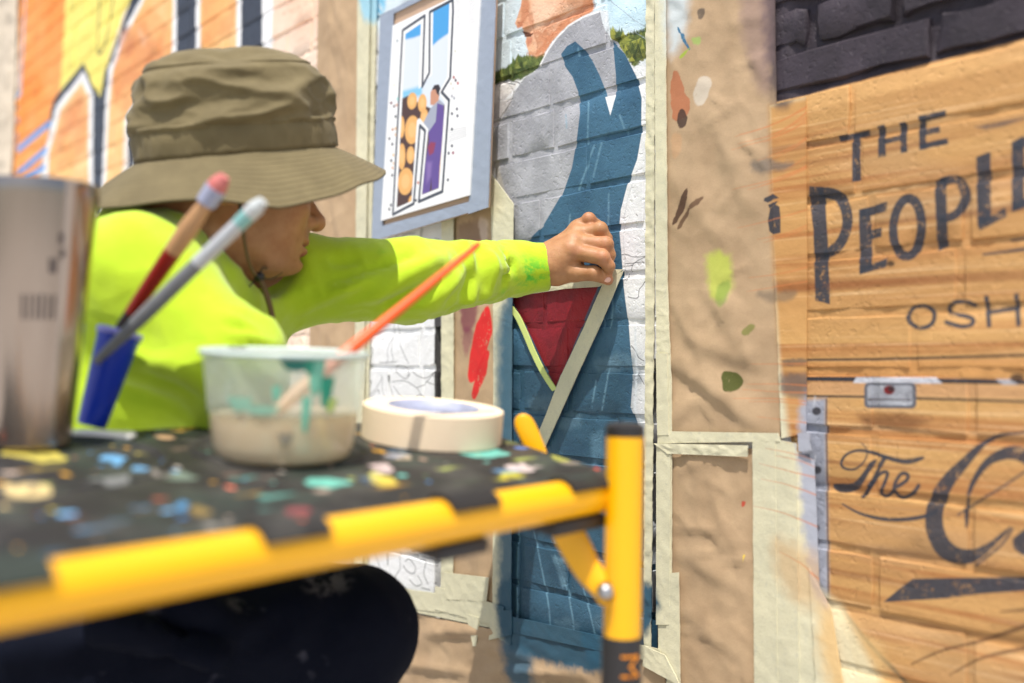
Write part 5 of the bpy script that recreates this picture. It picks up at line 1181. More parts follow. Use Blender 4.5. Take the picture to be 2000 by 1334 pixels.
# --- hat
def hat():
    O = at(466, 300, 1.15); yaw = R(27)
    Xa = np.array([math.cos(yaw), math.sin(yaw), .185]); Xa /= np.linalg.norm(Xa)
    Ya = np.cross([0, 0, 1.], Xa); Ya /= np.linalg.norm(Ya); Za = np.cross(Xa, Ya)
    ro_ = R(8); Ya, Za = Ya * math.cos(ro_) + Za * math.sin(ro_), Za * math.cos(ro_) - Ya * math.sin(ro_)
    b = MB('olive_hat_cloth'); n = b.noise(30, 4, .6); k = b.noise(1100, 2, .5)
    c = b.mix(b.ramp(n, .3, .7), hexc(122, 110, 78), hexc(106, 95, 66))
    uvn = b.new('ShaderNodeUVMap'); uvn.uv_map = 'uv'; sp = b.new('ShaderNodeSeparateXYZ'); b.l.new(uvn.outputs[0], sp.inputs[0])
    st = b.math('POWER', b.math('ABSOLUTE', b.math('SINE', b.math('MULTIPLY', sp.outputs[1], math.pi * 11))), .35)
    brim = b.math('GREATER_THAN', sp.outputs[1], .0001)
    hgt = b.math('ADD', b.math('MULTIPLY', b.math('MULTIPLY', st, brim), 1.3), b.math('ADD', b.math('MULTIPLY', k, .25), b.math('MULTIPLY', n, .5)))
    c = b.mix(b.math('MULTIPLY', b.math('MULTIPLY', b.math('SUBTRACT', 1, st), brim), .45), c, (.10, .08, .04, 1))
    b.p(Base_Color=c, Roughness=.8, Normal=b.bump(hgt, .6, .0012)); b.b.inputs['Specular IOR Level'].default_value = .25; b.b.inputs['Sheen Weight'].default_value = .08
    mat = b.m
    nT = 220; th = np.linspace(0, 2 * math.pi, nT, endpoint=False); ct, st_ = np.cos(th), np.sin(th)
    def ring(ax, ay, z, sx=0): return np.stack([ct * ax + sx, st_ * ay, np.full(nT, 0.) + z], 1)
    A, B = .1130, .0885
    # crown: from the top button out to the seam, then down the wall to the band
    key = [(0, .128, -.002), (.30, .1265, -.002), (.55, .122, -.001), (.72, .1145, 0), (.80, .1085, .001), (.832, .1050, .002), (.826, .1020, .002), (.885, .0955, .003), (.935, .078, .004), (.975, .062, .004), (1.0, .046, .003), (1.0, .034, 0), (.995, .029, 0)]
    kk = np.array(key); tt = np.linspace(0, len(key) - 1, 84); rows = []
    for t in tt:
        r, z, sx = [np.interp(t, np.arange(len(key)), kk[:, i]) for i in range(3)]; z = z * .92
        p = ring(A * r, B * r, z, sx); wall_ = np.clip((t - 6) / 2, 0, 1) * np.clip((12 - t) / 1.5, 0, 1); top = np.clip(t / 3, 0, 1) * np.clip((6 - t) / 1.5, 0, 1)
        u = th / (2 * math.pi) * 9
        w1 = fbm(u * .8 + z * 22, z * 20 - u * .75, 2, 3) - .5; w2 = 1 - np.abs(fbm(u * .8 - z * 26, z * 22 + u * .7, 2, 8) - .5) * 5; w3 = 1 - np.abs(fbm(u * 1.7 + z * 40, z * 36 - u * 1.4, 2, 13) - .5) * 6
        blend = np.minimum(th, 2 * math.pi - th) / .5; blend = np.clip(blend, 0, 1)
        dsp = (w1 * .017 + np.clip(w2, 0, 1) * .0090 + np.clip(w3, 0, 1) * .0018) * blend
        nrm = np.stack([ct / A, st_ / B, 0 * ct], 1); nrm /= np.linalg.norm(nrm, axis=1)[:, None]
        p = p + nrm * (dsp * wall_)[:, None]; p[:, 2] += top * ((fbm(u * .7, u * 0 + r * 6, 3, 20) - .5) * .012 * blend) - .006 * top * np.exp(-((th - 4.55) / .22) ** 2) 
        rows.append(p)
    V = np.concatenate(rows) @ np.stack([Xa, Ya, Za]) + O
    hatp = link('hat', mesh('hat', V, grid_faces(nT, len(rows), True), np.zeros((len(V), 2))), mat, man)
    # band: a flat tunnel of cloth with a lip over it
    rows = []
    for r, z, a in ((.985, .030, 0), (1.022, .0325, 1), (1.034, .0305, 1), (1.022, .0280, 1), (1.004, .0268, 0), (1.004, .0262, 0), (1.016, .022, 0), (1.018, .012, 0), (1.020, .003, 0), (1.018, -.001, 0), (.99, -.002, 0)):
        u = th * 4; gap = (np.sin(th * 5 + 1.2) > -.55) * 1.0
        w = (fbm(u * 1.4, u * 0 + z * 60, 3, 30) - .5) * .004 + np.clip(1 - np.abs(fbm(u * 3, z * 90 + u, 2, 34) - .5) * 6, 0, 1) * .0012
        rr = r + (0 if not a else -.026 * (1 - gap)); p = np.stack([ct * A * rr, st_ * B * rr, z + (fbm(u * .8, u * 0, 2, 40) - .5) * .003 + 0 * th], 1)
        nrm = np.stack([ct / A, st_ / B, 0 * ct], 1); nrm /= np.linalg.norm(nrm, axis=1)[:, None]; rows.append(p + nrm * w[:, None])
    V = np.concatenate(rows) @ np.stack([Xa, Ya, Za]) + O
    link('band', mesh('band', V, grid_faces(nT, len(rows), True), np.zeros((len(V), 2))), mat, hatp)
    # brim: sloping, drooping at the sides, a little up in front
    rows = []; uv = []
    nb = 46; prof = list(np.linspace(0, 1, nb)) + [1.0] + list(np.linspace(1, 0, 14))
    for i, t in enumerate(prof):
        under = i >= nb
        Ax, Bx = A * 1.0 + .062 * t, B * 1.0 + .056 * t
        Ax = np.where(ct > 0, A + .056 * t, A + .073 * t)
        side = st_ ** 2
        drop = np.where(ct > 0, .031 * ct ** 2, .042 * ct ** 2) + np.where(st_ < 0, .060 * np.where(ct > 0, 1 - .22 * ct, 1 + .42 * ct), .040) * side
        wav = .004 * np.sin(th * 3 + .6) * t + (fbm(th * 2, th * 0 + 3, 2, 50) - .5) * .012 * t * np.clip(np.minimum(th, 2 * math.pi - th) / .5, 0, 1)
        z = -.002 - drop * (t ** 1.12) + wav - (.0022 if under else 0)
        rows.append(np.stack([ct * Ax * (.998 if under and t == 1 else 1), st_ * Bx, z], 1)); uv += [(k / nT, max(t, .0005) if not under else 0.) for k in range(nT)]
    V = np.concatenate(rows) @ np.stack([Xa, Ya, Za]) + O
    link('brim', mesh('brim', V, grid_faces(nT, len(rows), True), uv), mat, hatp)
    M_CORD = simple('brown_cord', (112, 88, 56), .8, bump=.8, bscale=900, dist=.0008)
    M_BEAD = simple('dark_bead', (34, 30, 28), .4)
    bead = at(507, 541, 1.095)
    for nm, pts, r in (('chin_cord', [at(468, 395, 1.085), at(474, 440, 1.070), at(481, 490, 1.074), at(493, 528, 1.086), bead], .0021), ('chin_cord', [bead, at(512, 525, 1.10), at(518, 520, 1.14), at(470, 470, 1.24), at(500, 400, 1.26)], .0018), ('chin_cord', [bead, at(518, 568, 1.095), at(530, 610, 1.095), at(541, 672, 1.10), at(546, 700, 1.105)], .0032)):
        V, Fc = tube(smooth(pts, 8), r, 8); link(nm, mesh(nm, V, Fc), M_CORD, hatp)
    me = bpy.data.meshes.new('bead'); bm = bmesh.new(); bmesh.ops.create_icosphere(bm, subdivisions=2, radius=.0062, matrix=Matrix.Translation(vec(bead))); bm.to_mesh(me); bm.free(); link('bead', me, M_BEAD, hatp)
    V, Fc = tube(smooth([at(500, 538, 1.095), at(494, 552, 1.09), at(484, 562, 1.09)], 4), .0007, 6); link('cord_end', mesh('cord_end', V, Fc), M_BEAD, hatp)
    V, Fc = tube(smooth([at(509, 541, 1.095), at(530, 545, 1.12), at(552, 532, 1.15)], 4), .0006, 6); link('cord_end', mesh('cord_end', V, Fc), M_BEAD, hatp)
hat()

# ------------------------------------------------------------------ the yellow work platform
M_YEL = simple('yellow_enamel', (255, 186, 0), .34, var=.06, bscale=14, bump=.06)
M_YEL.node_tree.nodes['Mix'].inputs[6].default_value = (.90, .44, .001, 1); M_YEL.node_tree.nodes['Mix'].inputs[7].default_value = (.84, .38, .001, 1)
M_BLK = simple('black_rubber', (38, 36, 37), .55, bump=.25, bscale=300)
PA, PB = at(1160, 966, .872), at(0, 1172, .505)
rr_ = (PA - PB) / np.linalg.norm(PA - PB)
bh = np.array([-rr_[1], rr_[0], 0]); bh /= np.linalg.norm(bh); TILT = R(6.5)
bb = bh * math.cos(TILT) + UP * math.sin(TILT); bn = np.cross(rr_, bb); bn /= np.linalg.norm(bn); bb = np.cross(bn, rr_)
PO0 = PA + bn * .013
PLT = Plane(PO0, rr_, bb)
bench = thing('work_platform', 'yellow tube work platform with paint spattered black top', 'work platform', (PA[0] - .1, PA[1] - .02, 0))
RT = .0163
cb = Canvas(PLT, (-1.0, .10), (-.03, .42), 1400, (*pig((44, 42, 41)), 1))
gd = np.random.default_rng(5)
def blob(x, y, rx, ry, c, a=.75, f=2, rough=0, sp=0, seed=0): cb.poly([(x + .75 * rx * math.cos(t), y + .75 * ry * math.sin(t)) for t in np.linspace(0, 6.28, 16)[:-1]], c, a, f, rough=rough, speck=sp, seed=seed)
U_, V_ = np.meshgrid(cb.u0 + np.arange(cb.w) / cb.ppm, cb.v0 + np.arange(cb.h) / cb.ppm)
w_ = np.clip((fbm(U_ * 26, V_ * 26, 4, 60) - .5) * 5, 0, 1)[..., None] * .35; cb.a[..., :3] = cb.a[..., :3] * (1 - w_) + pig((92, 90, 84)) * w_
w_ = np.clip((fbm(U_ * 16 + 7, V_ * 16, 4, 66) - .55) * 6, 0, 1)[..., None] * .25; cb.a[..., :3] = cb.a[..., :3] * (1 - w_) + pig((70, 92, 78)) * w_
PAL = [(232, 200, 90), (240, 180, 60), (120, 180, 226), (86, 150, 210), (226, 120, 92), (240, 228, 214), (120, 200, 184), (200, 214, 110), (180, 150, 130), (90, 110, 80), (214, 190, 170), (60, 90, 130), (30, 30, 30), (30, 30, 30)]
for i in range(300):
    u, v = gd.uniform(-.98, .07), gd.uniform(-.02, .40); c = PAL[gd.integers(len(PAL))]; r = gd.exponential(.0016) + .0008; k = gd.uniform(.5, 1.4)
    P_ = [(u + r * k * math.cos(t) * gd.uniform(.7, 1.3), v + r / k * math.sin(t) * gd.uniform(.7, 1.3)) for t in np.linspace(0, 6.28, 10)[:-1]]; pu_ = np.array(P_)
    wi = cb.win(pu_[:, 0], pu_[:, 1], .002)
    if wi: cb.put(wi[0], np.clip(.5 - sdpoly(wi[1], wi[2], P_) / .001, 0, 1) * .95, c, None, None, None)
for q in ((230, 903, 24, 13, (120, 186, 236)), (262, 914, 14, 9, (120, 186, 236)), (145, 888, 16, 12, (240, 130, 98)), (75, 893, 66, 16, (226, 210, 96)), (60, 962, 62, 12, (240, 214, 150)), (6, 985, 12, 10, (236, 206, 140)), (640, 944, 70, 9, (120, 206, 186)), (268, 892, 18, 8, (222, 206, 100)), (1012, 912, 34, 10, (244, 226, 220)), (985, 930, 40, 12, (214, 206, 60)), (355, 985, 15, 12, (84, 148, 196)), (394, 998, 15, 13, (150, 126, 70)),
          (590, 1003, 16, 12, (150, 72, 76)), (262, 834, 16, 6, (240, 190, 70)), (305, 830, 22, 6, (240, 180, 70)), (352, 836, 28, 7, (240, 190, 80)), (318, 852, 10, 6, (210, 170, 130)), (1165, 918, 10, 6, (236, 92, 60)), (940, 884, 40, 6, (120, 206, 190)), (1000, 866, 30, 4, (100, 110, 70)), (745, 912, 26, 8, (226, 204, 200)), (775, 890, 12, 6, (210, 190, 160)), (730, 925, 18, 8, (200, 196, 90)), (750, 940, 12, 9, (224, 204, 80)), (215, 940, 60, 12, (140, 142, 140)), (350, 930, 46, 16, (128, 146, 130)), (1090, 892, 20, 5, (190, 190, 80)), (1060, 880, 14, 4, (70, 110, 170)), (1010, 876, 10, 3, (90, 130, 200))):
    blob(*q, rough=9, sp=.36, seed=q[0])
for i in range(60):                                          # wiped and dragged paint, mostly along the rail
    x, y = gd.uniform(0, 1150), gd.uniform(830, 1090); c = PAL[gd.integers(len(PAL) - 2)]; L = gd.uniform(14, 70)
    cb.stroke(smooth([(x, y), (x + L * .5, y - L * .06 + gd.uniform(-2, 2)), (x + L, y - L * .14)]), np.linspace(gd.uniform(2, 7), 1, 13), c, gd.uniform(.25, .6), 3, speck=.42, seed=i)
IM_TOP = cb.image('platform_spatter')
b_ = MB('spattered_black_plastic'); v_, _, _ = b_.plane_uv(PLT, cb); t_ = b_.tex(IM_TOP, v_)
b_.p(Base_Color=t_.outputs[0], Roughness=.62, Normal=b_.bump(b_.noise(260, 3, .6), .25, .001)); b_.b.inputs['Specular IOR Level'].default_value = .25; M_TOPM = b_.m
LEN = .93
outl = [(.045, .012), (.060, .10), (.085, .185), (.050, .30), (-.10, .36), (-LEN + .06, .36), (-LEN, .30), (-LEN, .012)]
top = link('platform_top', prism(outl, PO0 - bn * .014, rr_, bb, bn, .0145, .003), M_TOPM, bench, False); autosmooth(top, 30)
# raised rings moulded round the cup wells
for (px, py), r in (((552, 880), .076), ((60, 900), .10)):
    u, v = [float(q) for q in PLT.uv(np.array(float(px)), np.array(float(py)))]
    prof = [(r - .006, .0002), (r - .004, .003), (r, .0042), (r + .004, .003), (r + .006, .0002)]
    V, Fc = lathe(prof, basis(PLT.P(u, v), rr_, bb, bn), 64); link('well_ring', mesh('well_ring', V, Fc), M_TOPM, bench)
# the two long rails
def tubeo(name, pts, r, mat, parent, n=24):
    V, Fc = tube(pts, r, n); o = link(name, mesh(name, V, Fc), mat, parent); return autosmooth(o, 50)
tubeo('rail', [PA - rr_ * (LEN + .02), PA + rr_ * .035], RT, M_YEL, bench)
# lips of the black top that wrap over the rail
for x0, x1 in ((-120, 82), (490, 618), (858, 948), (1092, 1172)):
    u0 = float(PLT.uv(np.array(float(x0)), np.array(1000.))[0]); 
    def railu(x):
        d = rays(float(x), 1100.0); 
        # station along the rail seen at photo column x
        A2 = np.array([[rr_ @ rr_, -rr_ @ d], [rr_ @ d, -d @ d]]); n_ = np.cross(d, MR @ Vector((0, 1, 0))); n_ = np.array(n_)
        return float((CAM - PA) @ n_ / (rr_ @ n_))
    u0, u1 = railu(x0), railu(x1); r1 = RT + .0042; V = []; na = 12
    for u in (u0, u0 + .002, u1 - .002, u1):
        e = .0 if u in (u0, u1) else .0
        for rad in (r1, RT + .0004):
            for k in range(na):
                a = R(34 + 124 * k / (na - 1)) if rad == r1 else R(34 + 124 * (na - 1 - k) / (na - 1))
                V.append(PA + rr_ * u - bb * math.cos(a) * rad * 1 + bn * math.sin(a) * rad)
    m = 2 * na; Fc = []
    for i in range(3):
        for k in range(m): Fc.append((i * m + k, i * m + (k + 1) % m, (i + 1) * m + (k + 1) % m, (i + 1) * m + k))
    Fc.append(tuple(range(m))); Fc.append(tuple(3 * m + k for k in range(m))[::-1])
    o = link('rail_lip', mesh('rail_lip', V, Fc), M_TOPM, bench); autosmooth(o, 40)
for x0, x1 in ((838, 940), (1066, 1168)):
    u0, u1 = railu(x0), railu(x1)
    o = link('rail_clip', box(PA - bn * (RT + .004), rr_, bb, bn, (u0, -.012, -.007), (u1, .03, .005), .003), M_BLK, bench); autosmooth(o)
# posts
PT = at(1221, 836, .868); PBm = np.array([*(PT - WN * 0)[:2], 0]); lean = at(1215, 1240, .866)
ax = (PT - lean); ax /= np.linalg.norm(ax); foot = PT - ax * (PT[2] - .012) / ax[2]; RP = .0164
sp_ = lean
def post(off, nm='post'):
    o = tubeo(nm, [foot + off, PT + off], RP, M_YEL, bench, 32)
    V, Fc = lathe([(0.0, .0045), (RP * .7, .0045), (RP * 1.02, .0025), (RP * 1.04, -.006), (RP, -.007)], basis(PT + off, *[frame(ax)[0], frame(ax)[1]], ax), 32); autosmooth(link('cap', mesh('cap', V, Fc), M_BLK, o), 40)
    V, Fc = tube([foot + off - ax * .01, foot + off + ax * .012, sp_ + off - ax * .004, sp_ + off], [RP * 1.1, RP * 1.1, RP * 1.07, RP * 1.02], 32); autosmooth(link('foot_sleeve', mesh('foot_sleeve', V, Fc), M_BLK, o), 40)
    return o
p1 = post(np.zeros(3)); off = -rr_ * (LEN - .02); post(off); off2 = off + bh * .27; post(off2)
# weld collars where rail meets post
tubeo('weld', [PA + rr_ * .018, PA + rr_ * .042], [RT * 1.0, RT * 1.16], M_YEL, bench)
# orange letter wrapped on the black sleeve
def wrap_letter():
    cu = bpy.data.curves.new('t', 'FONT'); cu.body = 'M'; cu.size = .025; cu.align_x = 'LEFT'; cu.offset = -.0003; cu.resolution_u = 2
    o = bpy.data.objects.new('t', cu); COL.objects.link(o); dg = bpy.context.evaluated_depsgraph_get(); me = bpy.data.meshes.new_from_object(o.evaluated_get(dg)); bpy.data.objects.remove(o)
    bm = bmesh.new(); bm.from_mesh(me); bmesh.ops.subdivide_edges(bm, edges=bm.edges[:], cuts=3, use_grid_fill=False)
    tocam = CAM - sp_; tocam[2] = 0; tocam -= ax * (tocam @ ax); tocam /= np.linalg.norm(tocam); sd_ = np.cross(ax, tocam); r = RP * 1.075 + .0006
    top_ = at(1230, 1273, .85)[2]
    for v in bm.verts:
        a = (v.co.y - .0095) / r + .48; h = -v.co.x * 1.25
        p = sp_ + ax * ((top_ - sp_[2]) + h) + r * (tocam * math.cos(a) + sd_ * math.sin(a)); v.co = vec(p)
    bm.to_mesh(me); bm.free(); link('letter', me, simple('orange_print', (248, 150, 20), .45), bench, False)
wrap_letter()
# locking strut and its bolt
zb = .86
st = [at(1092, 1008, .876), at(1120, 1060, .874), at(1150, 1115, .868), at(1178, 1150, .862), at(1190, 1175, .860)]
S_ = smooth(st, 6); V = []; hw = np.interp(np.arange(len(S_)), [0, 8, 16, len(S_) - 1], [.0145, .0135, .0105, .0085]); Yc = np.array(MR @ Vector((0, 0, 1)))
for i, p in enumerate(S_):
    t = S_[min(i + 1, len(S_) - 1)] - S_[max(i - 1, 0)]; t /= np.linalg.norm(t); s_ = np.cross(t, Yc); s_ /= np.linalg.norm(s_); n_ = np.cross(s_, t)
    curl = .004
    V += [p - s_ * hw[i] + n_ * 0, p - s_ * hw[i] * .7 + n_ * .003, p + s_ * hw[i] * .7 + n_ * .003, p + s_ * hw[i] + n_ * 0, p + s_ * hw[i] * .7 - n_ * .003, p - s_ * hw[i] * .7 - n_ * .003]
Fc = grid_faces(6, len(S_), True) + [tuple(range(6))[::-1], tuple((len(S_) - 1) * 6 + k for k in range(6))]
strut = autosmooth(link('strut', mesh('strut', V, Fc), M_YEL, bench), 50)
bo = at(1183, 1155, .850); M_STEEL = simple('bolt_steel', (176, 178, 182), .32, .9)
V, Fc = lathe([(0, .007), (.0035, .0068), (.0060, .0045), (.0068, .001), (.0068, -.010)], basis(bo, *frame(-rays(1183., 1155.))[:2], frame(-rays(1183., 1155.))[2]), 20); link('bolt', mesh('bolt', V, Fc), M_STEEL, strut)
V, Fc = lathe([(.0085, .0015), (.0085, -.004)], basis(bo - rays(1183., 1155.) * -.004, *frame(-rays(1183., 1155.))[:2], frame(-rays(1183., 1155.))[2]), 20); link('washer', mesh('washer', V, Fc), M_STEEL, strut)
# folded catch lever standing behind the top
Xc, Yu, Zc_ = RM[:, 0], RM[:, 1], RM[:, 2]; lo_ = at(1030, 860, 1.045)
tong = [((at(x, y, 1.045) - lo_) @ Xc, (at(x, y, 1.045) - lo_) @ Yu) for x, y in smooth([(1034, 894), (1018, 862), (1006, 836), (1006, 818), (1018, 808), (1034, 812), (1046, 828), (1062, 866), (1072, 894)], 4)]
autosmooth(link('lever', prism(tong[::-1], lo_ - Zc_ * .004, Xc, Yu, Zc_, .009, .0025), M_YEL, bench), 60)

# ------------------------------------------------------------------ things standing on the platform
def stand(px, py):
    u, v = [float(q) for q in PLT.uv(np.array(float(px)), np.array(float(py)))]; return PLT.P(u, v, .0012)
def seat_M(p): return basis(p, rr_, bb, bn)
def scale_at(p): return F / ((p - CAM) @ -RM[:, 2])
# steel tumbler
pT = stand(62, 874); kT = 1 / scale_at(pT)
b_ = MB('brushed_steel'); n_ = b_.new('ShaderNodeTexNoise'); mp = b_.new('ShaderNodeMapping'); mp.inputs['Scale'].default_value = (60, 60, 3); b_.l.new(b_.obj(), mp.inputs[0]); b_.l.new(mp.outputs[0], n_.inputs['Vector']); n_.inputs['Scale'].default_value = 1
b_.p(Base_Color=b_.mix(n_.outputs[0], (.50, .42, .36, 1), (.34, .27, .22, 1)), Metallic=1.0, Roughness=.20, Normal=b_.bump(n_.outputs[0], .08, .0004)); M_BST = b_.m  # brown reflected surroundings put into the steel's colour as upright streaks
tum = thing('steel_tumbler', 'tall brushed steel tumbler at the left end of the platform', 'tumbler', pT)
hT = .218; r0, r1_ = .030, .0475
prof = [(0, 0), (r0 - .003, 0), (r0, .003), (r0 + .002, .03), (r1_, hT - .012), (r1_ + .0004, hT - .004), (r1_ - .0005, hT), (r1_ - .002, hT - .001), (r1_ - .003, hT - .012), (r0, .03), (r0 - .002, .008), (0, .008)]
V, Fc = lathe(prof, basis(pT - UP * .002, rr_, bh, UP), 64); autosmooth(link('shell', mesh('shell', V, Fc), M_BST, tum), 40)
# printed mark on its side, worn
def mark():
    M = basis(pT - UP * .002, rr_, bh, UP); tc = (CAM - pT); a0 = math.atan2(tc @ bb, tc @ rr_); V = []; Fc = []
    bits = [(.30, .148, .075, .006), (.42, .170, .05, .005), (.46, .158, .05, .004), (.12, .115, .03, .010), (.02, .115, .03, .010), (-.10, .115, .03, .010), (-.22, .115, .03, .010), (.24, .115, .03, .010), (.36, .115, .03, .010)]
    for a, z, da, dz in bits:
        n0 = len(V)
        for i in range(5):
            for j in (-1, 1):
                zz = z + dz * j; r = np.interp(zz, [.03, hT - .012], [r0 + .002, r1_]) + .0004; an = a0 + a + da * (i / 2 - 1); V.append((M @ np.array([r * math.cos(an), r * math.sin(an), zz, 1]))[:3])
        Fc += [(n0 + 2 * i, n0 + 2 * i + 1, n0 + 2 * i + 3, n0 + 2 * i + 2) for i in range(4)]
    link('printed_mark', mesh('printed_mark', V, Fc), simple('grey_print', (96, 84, 78), .4), tum)
mark()
# plastic cup with murky water
tc_ = R(3.0); bc = bh * math.cos(tc_) + UP * math.sin(tc_); nc = np.cross(rr_, bc); nc /= np.linalg.norm(nc)
pC = stand(553, 896) - nc * .002; kC = 1 / scale_at(pC)
cup = thing('plastic_cup', 'clear plastic cup of murky brush water on the black top', 'cup', pC)
b_ = MB('cloudy_plastic'); tr = b_.new('ShaderNodeBsdfTransparent'); tr.inputs[0].default_value = (.93, .96, .95, 1); tl = b_.new('ShaderNodeBsdfTranslucent'); tl.inputs[0].default_value = (.76, .86, .78, 1)
df = b_.new('ShaderNodeBsdfDiffuse'); df.inputs[0].default_value = (.70, .78, .72, 1); gl = b_.new('ShaderNodeBsdfGlossy'); gl.inputs['Roughness'].default_value = .12
def mixs(f, a, c):
    m = b_.new('ShaderNodeMixShader'); 
    if isinstance(f, float): m.inputs[0].default_value = f
    else: b_.l.new(f, m.inputs[0])
    b_.l.new(a, m.inputs[1]); b_.l.new(c, m.inputs[2]); return m.outputs[0]
fr = b_.new('ShaderNodeFresnel'); fr.inputs[0].default_value = 1.4
s1 = mixs(.5, tl.outputs[0], df.outputs[0]); nz = b_.ramp(b_.noise(60, 3, .6), .35, .75); hq = b_.new('ShaderNodeVectorMath', operation='DOT_PRODUCT'); hs = b_.new('ShaderNodeVectorMath', operation='SUBTRACT'); b_.l.new(b_.pos(), hs.inputs[0]); hs.inputs[1].default_value = tuple(pC); b_.l.new(hs.outputs[0], hq.inputs[0]); hq.inputs[1].default_value = tuple(nc)
dry = b_.ramp(hq.outputs['Value'], .040, .045)             # the wetted plastic below the water line is clearer
s2 = mixs(b_.math('ADD', .05, b_.math('MULTIPLY', dry, b_.math('ADD', .38, b_.math('MULTIPLY', nz, .12)))), tr.outputs[0], s1); s3 = mixs(.06, s2, gl.outputs[0])
b_.l.new(s3, b_.n['Material Output'].inputs[0]); M_CUP = b_.m
rb, rt, hC = 137 * kC, 158 * kC, .0935
prof = [(0, .001), (rb * .82, .001), (rb * .93, .004), (rb, .014), (rt * .985, hC - .006), (rt, hC - .005), (rt + .0022, hC - .003), (rt + .0022, hC), (rt, hC + .0008), (rt - .0014, hC - .002)]
V, Fc = lathe(prof, basis(pC, rr_, bc, nc), 72); autosmooth(link('cup_wall', mesh('cup_wall', V, Fc), M_CUP, cup), 60)
V, Fc = lathe([(rt - .0005, hC - .004), (rt + .0026, hC - .0032), (rt + .0028, hC + .0002), (rt + .0006, hC + .0014), (rt - .0012, hC)], basis(pC, rr_, bc, nc), 72, True); link('rim', mesh('rim', V, Fc), simple('rim_plastic', (206, 222, 216), .25), cup)
b_ = MB('murky_water'); n_ = b_.noise(40, 4, .6)
b_.p(Base_Color=b_.mix(b_.ramp(n_, .35, .7), (.95, .74, .50, 1), (.90, .68, .44, 1)), Roughness=.12, Alpha=.90, IOR=1.33)
b_.b.inputs['Subsurface Weight'].default_value = .3; b_.b.inputs['Subsurface Radius'].default_value = (.022, .020, .017); b_.b.inputs['Subsurface Scale'].default_value = 1
hW = .043; rw = lambda z: np.interp(z, [.001, .004, .014, hC - .006], [rb * .82, rb * .93, rb, rt * .985]) - .0012
# the water lies level although the platform tips: each rim point gets its own height
V = []; nW = 72
for z in (.0022, .006, .014, None):
    for k in range(nW):
        a = 2 * math.pi * k / nW; zz = z if z is not None else hW - (rb * 1.05 * math.sin(a)) * math.tan(tc_)
        r = rw(zz); V.append(pC + rr_ * r * math.cos(a) + bc * r * math.sin(a) + nc * zz)
Fc = grid_faces(nW, 4, True) + [tuple(range(nW))[::-1], tuple(3 * nW + k for k in range(nW))]
autosmooth(link('water', mesh('water', V, Fc), b_.m, cup), 40)
M_TEAL = simple('teal_paint', (20, 150, 120), .4); M_MINT = simple('mint_paint', (120, 196, 168), .45)
def drip(px, w, z0, z1, mat, mark_w=1.0):
    """paint run down the front of the cup"""
    u = (px - 556) / 158.0; tc = CAM - pC; a0 = math.atan2(tc @ bc, tc @ rr_); an0 = a0 + math.asin(max(-.95, min(.95, u))); V = []; n = 9
    for i in range(n):
        z = z1 + (z0 - z1) * i / (n - 1); r = np.interp(z, [.014, hC - .006], [rb, rt * .985]) + .0007; ww = w * (1 - .55 * (i / (n - 1)) ** 1.5) if i < n - 1 else w * .12
        for j in range(5):
            an = an0 + ww / r * (j - 2) / 2; V.append(pC + (rr_ * math.cos(an) + bc * math.sin(an)) * (r + .0004 * (2 - abs(j - 2))) + nc * z)
    link('paint_run', mesh('paint_run', V, grid_faces(5, n)), mat, cup)
M_SMEAR = simple('thin_green_smear', (150, 196, 170), .5)
drip(470, .012, .046, .058, M_SMEAR); drip(512, .016, .044, .052, M_SMEAR); drip(560, .006, .020, .030, simple('grey_blot', (150, 142, 124), .5)); drip(575, .014, .080, hC - .002, simple('deep_teal', (18, 120, 104), .4)); drip(612, .0075, .060, hC - .003, M_MINT); drip(634, .0065, .050, hC - .018, M_TEAL); drip(600, .007, .078, hC - .002, M_TEAL); drip(597, .004, .030, .06, M_MINT); drip(540, .0035, .055, .068, M_MINT); drip(645, .006, .046, .058, simple('lime_paint', (190, 214, 120), .5))

# tape roll
pR = stand(842, 860); kR = 1 / scale_at(pR); ro = 137 * kR; ri = ro * .66; hR = .0335
roll = thing('tape_roll', 'roll of cream masking tape lying beside the cup', 'tape roll', pR)
b_ = MB('tape_roll_cream'); mp = b_.new('ShaderNodeMapping'); b_.l.new(b_.obj(), mp.inputs[0]); n_ = b_.noise(120, 3, .6)
b_.p(Base_Color=b_.mix(n_, (.90, .74, .53, 1), (.86, .69, .48, 1)), Roughness=.6, Normal=b_.bump(n_, .15, .0006))
V, Fc = lathe([(ri, 0), (ro - .0008, 0), (ro, .0008), (ro, hR - .0008), (ro - .0008, hR), (ri, hR)], basis(pR, rr_, bb, bn), 96, True); autosmooth(link('tape_winding', mesh('tape_winding', V, Fc), b_.m, roll), 40)
V, Fc = lathe([(ri - .0022, .0004), (ri - .0003, .0004), (ri - .0003, hR + .0006), (ri - .0022, hR + .0006)], basis(pR, rr_, bb, bn), 96, True); link('core', mesh('core', V, Fc), simple('core_card', (176, 182, 206), .5, bscale=40, var=.5), roll)

# blue brush pot
M_BLUE = simple('blue_plastic', (10, 50, 196), .32, bump=.1, bscale=40); M_BLUE.node_tree.nodes['Principled BSDF'].inputs['Base Color'].default_value = (.006, .040, .46, 1)
pB = stand(178, 842); kB = 1 / scale_at(pB); pot = thing('brush_pot', 'slanted blue plastic pot holding two paint brushes', 'pot', pB)
Zp = (pB - CAM) @ -RM[:, 2]; topc = at(232, 664, Zp + .012); ax2 = topc - pB; hB = np.linalg.norm(ax2); ax2 /= hB; xx, yy, _ = frame(ax2)
V, Fc = lathe([(0, .0), (25 * kB, .0), (28 * kB, .003), (40 * kB, hB - .004), (43 * kB, hB), (39 * kB, hB - .001), (36 * kB, hB - .006), (25 * kB, .004), (0, .004)], basis(pB + bn * .0035, xx, yy, ax2), 40); autosmooth(link('pot_wall', mesh('pot_wall', V, Fc), M_BLUE, pot), 40)
